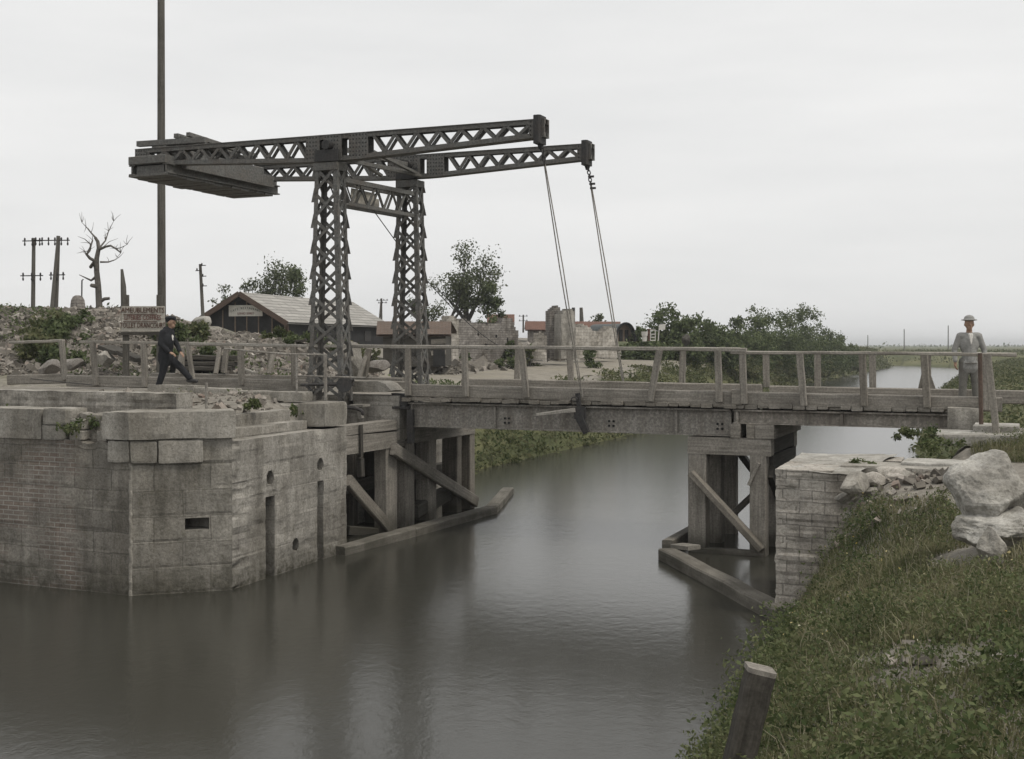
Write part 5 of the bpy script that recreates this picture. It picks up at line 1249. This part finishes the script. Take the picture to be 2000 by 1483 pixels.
# nissen hut
nh = thing('nissen_hut', 'small curved corrugated iron hut beside the bushes', 'hut', P(1222, 664, 74)); Yn = 74; ctr = P(1222, 664, Yn); rn = 20.5/F*Yn; hn = 35/F*Yn
axn = Vector((-.48, .88, 0)); sdn = Vector((.88, .48, 0))
mb = MB(); nA = 20
def npt(i, t, k=1.0): a = math.pi*i/nA; return ctr+sdn*(-math.cos(a)*rn*1.05*k)+UP*(math.sin(a)**.8*hn*k-.1)+axn*t
for i in range(nA): mb.face([npt(i, 0), npt(i+1, 0), npt(i+1, 3.5), npt(i, 3.5)][::-1], None, True)
mb.build('roof', M['corr'], nh)
mb = MB(); mb.tube([npt(i, -.03, 1.02) for i in range(nA+1)], .07, 6); mb.build('rim', M['tar'], nh)
mb = MB(); mb.face([npt(i, .25, .97) for i in range(nA+1)][::-1]); mb.build('end_wall', M['batten'], nh)
mb = MB()
for o in (-.32, .1): mb.hexa([ctr+sdn*(o+x)+UP*z+axn*t for z in (-.1, .62) for x, t in ((0, .2), (.24, .2), (.24, .24), (0, .24))])
mb.build('door', M['tar'], nh)
# brick ruin walls
def ruin(name, label, px0, px1, Y0, Y1, ytops, zb, m='ruin', th=.35, cat='ruined wall', openings=()):
    """standing broken wall: ytops = [(px, y)...] outline of its top"""
    A, B = P(px0, 680, Y0), P(px1, 680, Y1); d = (B-A); d.z = 0; L = d.length; d.normalize(); nrm = Vector((d.y, -d.x, 0))
    n = max(6, int(L/.12)); mb = MB(); px = [q[0] for q in ytops]; py = [q[1] for q in ytops]
    cols = []
    for i in range(n+1):
        t = i/n; x = px0+(px1-px0)*t; Y = Y0+(Y1-Y0)*t; zt_ = ZP(float(np.interp(x, px, py)), Y)+.10*noise.noise(Vector((i*.6, Y0, 2)))+.07*noise.noise(Vector((i*1.9, Y0, 5)))
        zt_ = round(zt_/.09)*.09; cols.append((Vector((A.x, A.y, 0))+d*L*t, zt_, L*t))
    nz_ = 14
    for i in range(n):
        (p, zp, up_), (q, zq, uq) = cols[i], cols[i+1]
        zt2 = zp
        for j in range(nz_):
            z0 = zb+(zt2-zb)*j/nz_; z1 = zb+(zt2-zb)*(j+1)/nz_
            if any(o[0] < (up_+uq)/2/L < o[1] and o[2] < (z0+z1)/2 < o[3] for o in openings): continue
            e = [nrm*(.05*noise.noise((a+UP*z)*2.1)+.03*noise.noise((a+UP*z)*6)) for a, z in ((p, z0), (q, z0), (q, z1), (p, z1))]
            mb.face([p+UP*z0+e[0], q+UP*z0+e[1], q+UP*z1+e[2], p+UP*z1+e[3]], [(up_, z0), (uq, z0), (uq, z1), (up_, z1)])
            mb.face([q-nrm*th+UP*z0, p-nrm*th+UP*z0, p-nrm*th+UP*z1, q-nrm*th+UP*z1], [(uq, z0), (up_, z0), (up_, z1), (uq, z1)])
        mb.face([p+UP*zt2, q+UP*zt2, q-nrm*th+UP*zt2, p-nrm*th+UP*zt2])
        if i+1 < n:
            z3 = cols[i+1][1]; lo_, hi_ = min(zt2, z3), max(zt2, z3); mb.face([q+UP*lo_, q-nrm*th+UP*lo_, q-nrm*th+UP*hi_, q+UP*hi_])
    for (p, zp, _), s_ in ((cols[0], 1), (cols[-1], -1)):
        zp = cols[0][1] if s_ > 0 else cols[-2][1]
        f_ = [p+UP*zb, p+UP*zp, p-nrm*th+UP*zp, p-nrm*th+UP*zb]; mb.face(f_ if s_ > 0 else f_[::-1])
    return tag(mb.build(name, M[m]), label, cat)
ruin('ruined_wall', 'long ruined brick wall with holes behind the bridge railing', 893, 1012, 60, 64, [(893, 630), (905, 622), (915, 628), (930, 632), (975, 631), (980, 622), (998, 620), (1003, 640), (1012, 648)], 2.9, openings=((.31, .34, 4.3, 4.5), (.6, .63, 4.2, 4.45), (.8, .83, 4.0, 4.3), (.45, .48, 3.6, 3.9)))
ruin('ruined_wall', 'whiter broken gate pillar at the left end of the ruined wall', 871, 896, 58, 58.3, [(871, 624), (875, 617), (888, 618), (896, 630)], 2.8, 'pale_wall', .8)
ruin('ruined_wall', 'jagged left half of the ruined chimney stack', 1074, 1098, 62, 62.2, [(1074, 608), (1082, 600), (1087, 596), (1094, 606), (1098, 640)], 3.2, 'ruin', .7)
ruin('ruined_wall', 'leaning right half of the ruined chimney stack', 1096, 1123, 61.5, 62, [(1096, 612), (1100, 606), (1119, 606), (1122, 622), (1123, 650)], 3.2, 'rough_stone', .6)
ruin('ruined_wall', 'low rounded stump of masonry left of the ruined chimney', 1037, 1068, 61, 61, [(1037, 668), (1043, 650), (1056, 649), (1066, 660), (1068, 676)], 3.0, 'pale_wall', .5)
ruin('ruined_wall', 'low broken wall running to the curved iron hut', 1124, 1204, 64, 68, [(1124, 640), (1140, 634), (1150, 640), (1165, 650), (1178, 648), (1188, 640), (1204, 642)], 3.2, 'pale_wall', .5)
# barrels, cage, signboard, stump beside the hut
Yb = 70
def lathe(mb, c, prof, n=14):
    for (r0, z0), (r1, z1) in zip(prof[:-1], prof[1:]):
        for i in range(n):
            a, b = 2*math.pi*i/n, 2*math.pi*(i+1)/n
            mb.face([c+Vector((r0*math.cos(a), r0*math.sin(a), z0)), c+Vector((r0*math.cos(b), r0*math.sin(b), z0)), c+Vector((r1*math.cos(b), r1*math.sin(b), z1)), c+Vector((r1*math.cos(a), r1*math.sin(a), z1))], None, True)
c_ = P(1259, 667, Yb); mb = MB(); lathe(mb, c_, [(0, 0), (.12, 0), (.14, .3), (.17, .32), (.19, .55), (.2, .57), (.17, .57), (.0, .52)]); tag(mb.build('milk_churn', M['white']), 'whitish flared tub standing near the curved hut', 'tub')
c_ = P(1268, 666, Yb+.5); mb = MB(); lathe(mb, c_, [(0, 0), (.09, 0), (.1, .6), (.14, .64), (.14, .7), (.0, .7)]); tag(mb.build('rusty_pipe', M['redroof']), 'rusty upright drum pipe between tub and white rack', 'pipe')
rk = thing('slatted_rack', 'white slatted rack standing beside the rusty pipe', 'rack', P(1275, 666, Yb)); 
for i, y in enumerate((665, 659, 653, 645)):
    mb = MB(); mb.bar(P(1270, y, Yb), P(1280, y, Yb), .28, .05, UP, 0); mb.build('shelf', M['white'], rk)
for x in (1270.3, 1279.7):
    mb = MB(); mb.bar(P(x, 666, Yb-.1), P(x, 644, Yb-.1), .04, .04, NV, 0); mb.bar(P(x, 666, Yb+.15), P(x, 644, Yb+.15), .04, .04, NV, 0); mb.build('leg', M['white'], rk)
sb_ = thing('signboard', 'small blank pale board tilted on a thin post by the bushes', 'sign', P(1287, 665, Yb)); mb = MB(); mb.bar(P(1285.5, 666, Yb), P(1288, 634, Yb), .05, .05, NV, 0); mb.build('post', M['white'], sb_)
mb = MB(); mb.prism([P(1287, 645, Yb-.05), P(1299, 644, Yb-.05), P(1300, 633, Yb-.05), P(1287.5, 634, Yb-.05)], (0, .03, 0)); mb.build('board', M['white'], sb_)
stone('stump', 'dark stump in front of the bank bushes', 'stump', 1340, 664, 70, (.22, .2, .3), 81, 'wood_dark')
mb = MB(); mb.tube([P(1136, 628, 90), P(1135, 601, 90)], [.16, .12], 8); tag(mb.build('bare_pole', M['pole']), 'short bare pole rising behind the barrack roof', 'pole')
mb = MB(); cc = onland(153, 43); 
lathe(mb, P(152, 602, 43), [(.25, -.4), (.255, .1), (.23, .28), (.17, .4), (.09, .45), (0, .46)]); tag(mb.build('brick_dome', M['ruin']), 'small domed brick oven top on the rubble crest', 'dome')
mb = MB(); mb.tube([P(159.5, 605, 43.2), P(160, 548, 43.2), P(163, 546, 43.2)], .025, 6); tag(mb.build('bent_rod', M['iron']), 'thin bent rod above the brick dome', 'rod')

# ------------------------------------------------------------------ poles
Ym = 33.6; mb = MB(); mb.tube([(P(315, 0, Ym).x+.02, Ym, 2.6), (P(315, 0, Ym).x, Ym, 9), (P(314.5, 0, Ym).x, Ym, 15.5)], [.118, .108, .092], 14); tag(mb.build('mast', M['pole']), 'very tall plain timber mast behind the furniture sign', 'mast')
mb = MB(); mb.tube([P(243, 640, 36), P(241, 560, 36), P(238, 526, 36)], [.10, .085, .04], 8); tag(mb.build('broken_pole', M['pole']), 'pointed broken pole stub left of the tall mast', 'pole')
def tele(px, ytop, Y, arms, label, group, lean=0, r=.09, strut=None, pins=1, yb=650):
    b = thing('telegraph_pole', label, 'telegraph pole', P(px, 640, Y), group); mb = MB(); a, t_ = P(px-lean, yb, Y), P(px, ytop, Y); mb.tube([a, t_], [r*.95, r*.7], 8); mb.build('pole', M['pole'], b)
    if strut: mb = MB(); mb.tube([P(strut, yb, Y-.3), P(px-1, ytop+6, Y-.1)], [r*.75, r*.5], 8); mb.build('strut', M['pole'], b)
    for (x0, x1, y, n) in arms:
        mb = MB(); mb.bar(P(x0, y, Y-.12), P(x1, y-.5, Y-.12), .04, .035, UP, 0); ca = mb.build('crossarm', M['iron'], b)
        for i in range(n):
            mb = MB(); x = x0+(x1-x0)*(i+.3)/max(1, n-.4); mb.tube([P(x, y+1, Y-.12), P(x, y-5.5*34/Y, Y-.12)], .015, 5); mb.ell(P(x, y-4*34/Y, Y-.12), (.034, .034, .06), 8, 6)
            if pins > 1: mb.ell(P(x, y+8*34/Y, Y-.12), (.034, .034, .06), 8, 6); mb.tube([P(x, y, Y-.12), P(x, y+7*34/Y, Y-.12)], .02, 5)
            w_ = mb.build('insulator', M['iron'], ca)
            w_.location = (0, 0, 0)
    return b
tele(114, 461, 42, [(66, 136, 470, 6), (96, 127, 537.5, 3)], 'strutted telegraph pole with two crossarms at the left edge', 'telegraph poles', 7, .1, 97, 2)
tele(66, 465, 42, [(44, 82, 471, 3), (40, 84, 539, 3)], 'telegraph pole cut by the left edge of the view', 'telegraph poles', 2, .09, None, 2)
tele(391, 516, 52, [(382, 391, 529, 1), (391, 402, 519, 1), (393, 403, 540, 1), (393, 404, 559, 1)], 'thin hooked pole left of the hut roof', 'telegraph poles', -7, .09)
tele(745, 583, 90, [(735, 758, 587, 4), (738, 756, 592, 3)], 'small strutted telegraph pole beyond the hut', 'telegraph poles', 0, .09, 739)
tele(1022, 615, 95, [(1013, 1031, 618, 3), (1013, 1031, 627, 3)], 'small twin-armed telegraph pole beyond the ruins', 'telegraph poles', 0, .08)
for (x, yt, Y, lb) in ((1695, 655, 340, 'faint far pole nearest the bushes on the plain'), (1766, 643, 320, 'far thin pole in the middle of the plain'), (1852, 636, 300, 'tallest of the far thin poles on the plain'), (1133, 0, 0, '')):
    if not Y: continue
    mb = MB(); a = P(x, 680, Y); mb.tube([(a.x, a.y, 2), (a.x, a.y, ZP(yt, Y))], [.14, .11], 6); tag(mb.build('far_pole', M['pole']), lb, 'pole', 'thin poles on the far plain')
# wires
def wire(a, b, sag, label, r=.008):
    mb = MB(); a, b = Vector(a), Vector(b); mb.tube([a.lerp(b, t)-UP*sag*4*t*(1-t) for t in np.linspace(0, 1, 13)], r, 5); tag(mb.build('wire', M['iron']), label, 'wire')
wire(W(sTn+.1, VN+.5, ZP(335, 26)), P(1060, 705, 44), 1.0, 'thin guy wire sloping from the towers down to the road', .012)
wire(PV(60, 740, -1.0), PV(180, 752, -1.0), .0, 'slack wire lying along the quay beside the kerb', .01)
# dead tree
dt = thing('dead_tree', 'bare shattered dead tree with broken branches on the rubble crest', 'tree', P(195, 605, 41)); mb = MB(); Yd = 41
def limb(pts, r0, r1): mb.tube([P(x, y, Yd+dy) for x, y, dy in pts], list(np.linspace(r0, r1, len(pts))), 7)
limb([(196, 640, 0), (194, 600, 0), (192, 560, 0), (189, 530, 0), (189, 505, 0), (193, 485, 0), (191, 472, 0), (186, 464, 0)], .125, .05)
limb([(189, 530, 0), (184, 512, -.2), (177, 522, .2), (179, 519, 0)], .08, .05); limb([(189, 540, 0), (178, 548, .3), (155, 537, .5)], .06, .012)
limb([(189, 512, 0), (176, 505, -.2), (169, 497, -.3), (175, 490, -.3), (178, 478, -.3), (181, 470, -.2)], .06, .025); limb([(196, 512, .1), (212, 512, .3), (224, 508, .5), (231, 504, .6)], .035, .008)
limb([(193, 488, 0), (206, 482, -.2), (216, 480, -.3), (226, 486, -.4), (236, 494, -.5)], .05, .02); limb([(226, 486, -.4), (236, 484, -.4), (248, 478, -.5)], .02, .006)
limb([(186, 464, 0), (178, 455, .2), (168, 443, .3), (160, 435, .4)], .035, .006); limb([(193, 486, 0), (206, 470, .3), (212, 452, .4), (222, 432, .5)], .035, .006); limb([(212, 452, .4), (210, 434, .5)], .012, .005)
limb([(178, 478, -.3), (165, 467, -.5), (152, 462, -.6)], .02, .005); limb([(175, 490, -.3), (162, 492, -.4), (150, 495, -.4)], .015, .005); limb([(194, 590, 0), (204, 584, 0), (214, 583, 0)], .07, .05); limb([(192, 560, 0), (180, 558, -.2), (177, 557, -.2)], .08, .06)
limb([(180, 477, -.2), (168, 474, .2), (158, 474, .3)], .012, .005); limb([(200, 484, 0), (214, 472, .3), (230, 466, .5)], .014, .005)
for _ in range(46):
    x, y, dy = random.choice([(168, 443, .3), (160, 435, .4), (178, 455, .2), (222, 432, .5), (212, 452, .4), (206, 470, .3), (236, 494, -.5), (248, 478, -.5), (226, 486, -.4), (152, 462, -.6), (169, 497, -.3), (175, 490, -.3), (231, 504, .6), (212, 512, .3), (181, 470, -.2)])
    a_ = random.uniform(-2.6, -.4) if random.random() < .75 else random.uniform(0, 6.28); L_ = random.uniform(7, 22)
    limb([(x, y, dy), (x+L_*.5*math.cos(a_)+random.uniform(-2, 2), y+L_*.5*math.sin(a_), dy), (x+L_*math.cos(a_), y+L_*math.sin(a_), dy+random.uniform(-.2, .2))], .011, .004)
mb.build('trunk', M['deadbark'], dt)
# far horizon growth
pts = []
for _ in range(900):
    t = RNG.uniform(); px = RNG.uniform(1640, 2080); Y = RNG.uniform(700, 1500); pts.append(((px-CX)/F*Y, Y, 1.6+abs(RNG.normal())*1.0*(1+.8*math.sin(px*.05)*math.sin(px*.13))))
v_, f_ = leaf_quads(np.array(pts), RNG.uniform(1.2, 3.0, len(pts))); tag(np_mesh('far_woods', v_, f_, M['leafA']), 'faint line of distant trees on the horizon', kind='stuff')

# ------------------------------------------------------------------ people
def solid(caps, ells, name, m, parent, vox=.016, sm=3, boxes=()):
    mb = MB()
    for p, q, r0, r1 in caps:
        p, q = Vector(p), Vector(q); d = (q-p); L = d.length; d.normalize()
        pts = [p-d*r0, p-d*r0*.7, p]+[p.lerp(q, t) for t in (.33, .66)]+[q, q+d*r1*.7, q+d*r1]; rad = [.002, r0*.71, r0, r0+(r1-r0)*.33, r0+(r1-r0)*.66, r1, r1*.71, .002]
        mb.tube(pts, rad, 12)
    for c, r in ells: mb.ell(c, r, 16, 12)
    me = mb.mesh('tmp', True); o = bpy.data.objects.new('tmp', me); COL.objects.link(o)
    rm = o.modifiers.new('r', 'REMESH'); rm.mode = 'VOXEL'; rm.voxel_size = vox
    s_ = o.modifiers.new('s', 'SMOOTH'); s_.factor = .5; s_.iterations = sm
    bpy.context.view_layer.update(); dg = bpy.context.evaluated_depsgraph_get(); me2 = bpy.data.meshes.new_from_object(o.evaluated_get(dg)); bpy.data.objects.remove(o)
    me2.name = name; me2.materials.clear(); me2.polygons.foreach_set('use_smooth', [True]*len(me2.polygons))
    return link(name, me2, m, parent)
def hand(c, fwd, side, up):
    """palm and five fingers as capsules; fwd points to the finger tips"""
    c, f, s_, u_ = Vector(c), Vector(fwd).normalized(), Vector(side).normalized(), Vector(up).normalized(); out_ = [(c, c+f*.07, .026, .03)]
    for i, (o, L) in enumerate(((-.03, .065), (-.01, .08), (.01, .075), (.03, .058))):
        a = c+f*.08+s_*o; b = a+f*L*.55-u_*.012; e = b+f*L*.4-u_*.03; out_ += [(a, b, .0115, .011), (b, e, .011, .009)]
    t = c+f*.02-s_*.034; out_ += [(t, t+f*.035-s_*.022, .013, .012), (t+f*.035-s_*.022, t+f*.065-s_*.02-u_*.012, .012, .01)]
    return out_
def head_parts(c, fw, sd_, k=1.0):
    c, fw, sd_ = Vector(c), Vector(fw).normalized(), Vector(sd_).normalized()
    cp_ = [(c+fw*.02-UP*.05, c+fw*.055-UP*.085, .058, .042), (c+fw*.09, c+fw*.115-UP*.03, .012, .016), (c+fw*.085-UP*.062-sd_*.018, c+fw*.085-UP*.062+sd_*.018, .012, .012), (c+sd_*.082+UP*.0, c+sd_*.086-UP*.03, .014, .012), (c-sd_*.082, c-sd_*.086-UP*.03, .014, .012), (c+fw*.083+sd_*.035+UP*.018, c+fw*.083-sd_*.035+UP*.018, .016, .016)]
    return cp_, [(c+UP*.015, (.085, .085, .115))]
# walking man
Yw = YV(320, -1.15); px1 = 1/F*Yw
man_root_loc = P(330, 765, Yw)
def mp_(x, y, dy=0): return P(x, y, Yw+dy)
fw = Vector((1, -.25, 0)).normalized(); sd2 = Vector((.25, 1, 0)).normalized()
hc = mp_(334, 630, -.05)
hip, nk = mp_(323, 694), mp_(328, 645, -.02)
shN, shF = mp_(318, 650, -.17), mp_(331, 650, .17); elN, elF = mp_(313, 672, -.23), mp_(345, 672, .16); haN, haF = mp_(332, 689, -.2), mp_(352, 688, .02)
hN, hF = mp_(323, 696, -.09), mp_(325, 696, .09); knN, knF = mp_(318, 727, -.1), mp_(353, 718, .08); anN, anF = mp_(309, 757, -.1), mp_(371, 741, .06)
hcaps, hell = head_parts(hc, fw, sd2)
body = hcaps+[(hc-UP*.1, nk-UP*.02, .052, .058), (nk-UP*.08, hip, .13, .125), (shN, shF, .06, .06), (shN, elN, .05, .042), (elN, haN, .04, .03), (shF, elF, .05, .042), (elF, haF, .04, .03), (hN, knN, .085, .058), (knN, anN, .055, .038), (hF, knF, .085, .058), (knF, anF, .055, .038), (anN, anN+fw*.14-UP*.05, .04, .03), (anF, anF+fw*.14-UP*.05, .04, .03)]
body += hand(haN, (.9, -.1, -.3), sd2, (.3, 0, 1)); body += hand(haF, (.7, -.4, -.5), sd2, (.5, 0, .8))
man = solid(body, hell, 'person', M['skin'], None, .012, 2)
tag(man, 'man in dark suit and cap striding along the quay beside the near railing', 'person')
solid([(nk-UP*.05, hip+UP*.02, .15, .155), (nk-UP*.03, (shN+shF)/2-UP*.02, .09, .1), (shN, shF, .078, .078), (hip+UP*.03, hip-UP*.10, .165, .17), (shN, elN, .07, .06), (elN, haN-(haN-elN).normalized()*.02, .058, .046), (shF, elF, .07, .06), (elF, haF-(haF-elF).normalized()*.02, .058, .046)], [(mp_(325, 667, -.05), (.16, .2, .24))], 'jacket', M['cloth_dark'], man)
solid([(hN, hF, .115, .115), (hN, knN, .108, .08), (knN, anN+UP*.02, .078, .066), (hF, knF, .108, .08), (knF, anF+UP*.02, .078, .066)], [], 'trousers', M['cloth_dark'], man)
solid([(anN-fw*.04-UP*.02, anN+fw*.16-UP*.045, .052, .042), (anF-fw*.04-UP*.02, anF+fw*.16-UP*.04, .052, .042)], [], 'shoes', M['iron'], man, .012)
solid([(hc+fw*.07+UP*.072-sd2*.04, hc+fw*.14+UP*.05-sd2*.0, .02, .014), (hc+fw*.07+UP*.072+sd2*.04, hc+fw*.14+UP*.05, .02, .014)], [(hc+UP*.095-fw*.01, (.125, .115, .05)), (hc+UP*.05-fw*.03, (.092, .092, .08))], 'cap', M['cloth_dark'], man, .01)
solid([(nk+fw*.085-UP*.02-sd2*.03, nk+fw*.15-UP*.22-sd2*.05, .03, .016), (nk+fw*.07-UP*.0+sd2*.03, nk+fw*.14-UP*.16-sd2*.02, .03, .016), (nk-UP*.0-sd2*.04, nk+fw*.05-UP*.0-sd2*.05, .035, .03)], [], 'shirt', M['white'], man, .012)
# waiting man beyond the far rail
vg = 1.7; Yw2 = YV(1893, vg); zf = 2.82
def gp(x, y, dy=0): return P(x, y, Yw2+dy)
fw2 = Vector((-.1, -1, 0)).normalized(); sd3 = Vector((1, -.1, 0)).normalized(); hc2 = gp(1893, 633)
ft = Vector((hc2.x, Yw2, zf)); nk2 = hc2-UP*.17; hip2 = Vector((hc2.x, Yw2, zf+.76))
sl1, sl2 = nk2-sd3*.17-UP*.055, nk2+sd3*.17-UP*.055; el1, el2 = sl1-sd3*.10-UP*.26, sl2+sd3*.10-UP*.26; ha1, ha2 = el1+fw2*.07-UP*.22+sd3*.0, el2+fw2*.07-UP*.22-sd3*.0
hcaps, hell = head_parts(hc2, fw2, sd3)
h1_, h2_ = hip2-sd3*.09, hip2+sd3*.09; k1_, k2_ = h1_-UP*.36-sd3*.02, h2_-UP*.36+sd3*.02; a1_, a2_ = ft-sd3*.13+UP*.07, ft+sd3*.13+UP*.07
b2 = hcaps+[(hc2-UP*.1, nk2-UP*.02, .052, .058), (nk2-UP*.1, hip2, .1, .1), (sl1, sl2, .045, .045), (sl1, el1, .042, .036), (el1, ha1, .034, .028), (sl2, el2, .042, .036), (el2, ha2, .034, .028), (h1_, k1_, .085, .058), (k1_, a1_, .055, .038), (h2_, k2_, .085, .058), (k2_, a2_, .055, .038), (a1_, a1_+fw2*.14-UP*.04, .038, .03), (a2_, a2_+fw2*.14-UP*.04, .038, .03)]
b2 += hand(ha1, (0, 0, -1), fw2, -sd3); b2 += hand(ha2, (0, 0, -1), fw2, sd3)
man2 = solid(b2, hell, 'person', M['skin'], None, .012, 2); tag(man2, 'man in pale grey coat and hat standing behind the right end of the handrail', 'person')
solid([(nk2-UP*.1, hip2, .13, .135), (sl1, sl2, .07, .07), (nk2-UP*.03, nk2-UP*.09, .06, .1), (hip2-sd3*.05, hip2-UP*.12-sd3*.06, .125, .12), (hip2+sd3*.05, hip2-UP*.12+sd3*.06, .125, .12), (sl1, el1, .064, .054), (el1, ha1+UP*.02, .052, .043), (sl2, el2, .064, .054), (el2, ha2+UP*.02, .052, .043)], [(nk2-UP*.22, (.18, .125, .2))], 'coat', M['cloth_grey'], man2, .013, 2)
solid([(nk2+fw2*.09-UP*.03-sd3*.02, nk2+fw2*.13-UP*.2, .028, .016), (nk2+fw2*.09-UP*.03+sd3*.02, nk2+fw2*.13-UP*.2, .028, .016)], [], 'shirt', M['white'], man2, .01)
solid([(hip2+fw2*.13-sd3*.1-UP*.02, hip2+fw2*.13-sd3*.02-UP*.02, .014, .014), (hip2+fw2*.13+sd3*.02-UP*.02, hip2+fw2*.13+sd3*.1-UP*.02, .014, .014)], [], 'pocket_flaps', M['cloth_mid'], man2, .008, 1)
solid([(h1_, h2_, .11, .11), (h1_, k1_, .105, .08), (k1_, a1_+UP*.02, .078, .068), (h2_, k2_, .105, .08), (k2_, a2_+UP*.02, .078, .068)], [], 'trousers', M['cloth_mid'], man2)
solid([(a1_-fw2*.03-UP*.02, a1_+fw2*.15-UP*.03, .05, .04), (a2_-fw2*.03-UP*.02, a2_+fw2*.15-UP*.03, .05, .04)], [], 'shoes', M['iron'], man2, .012)
solid([], [(hc2+UP*.10, (.095, .095, .07)), (hc2+UP*.075, (.15, .15, .018))], 'hat', M['cloth_grey'], man2, .01)

# ------------------------------------------------------------------ air
k = NT('haze_air'); k.t.nodes.remove(k.b); pv_ = k.n('ShaderNodeVolumePrincipled'); pv_.inputs['Color'].default_value = (.93, .95, .97, 1); pv_.inputs['Density'].default_value = .0005; pv_.inputs['Anisotropy'].default_value = .2
k.l(pv_.outputs[0], k.o.inputs['Volume'])
mb = MB(); mb.hexa([(x, y, z) for z in (-3, 18) for x, y in ((-3400, -700), (3400, -700), (3400, 6000), (-3400, 6000))])
tag(mb.build('haze', k.m), 'thin pale air over the plain', kind='stuff')
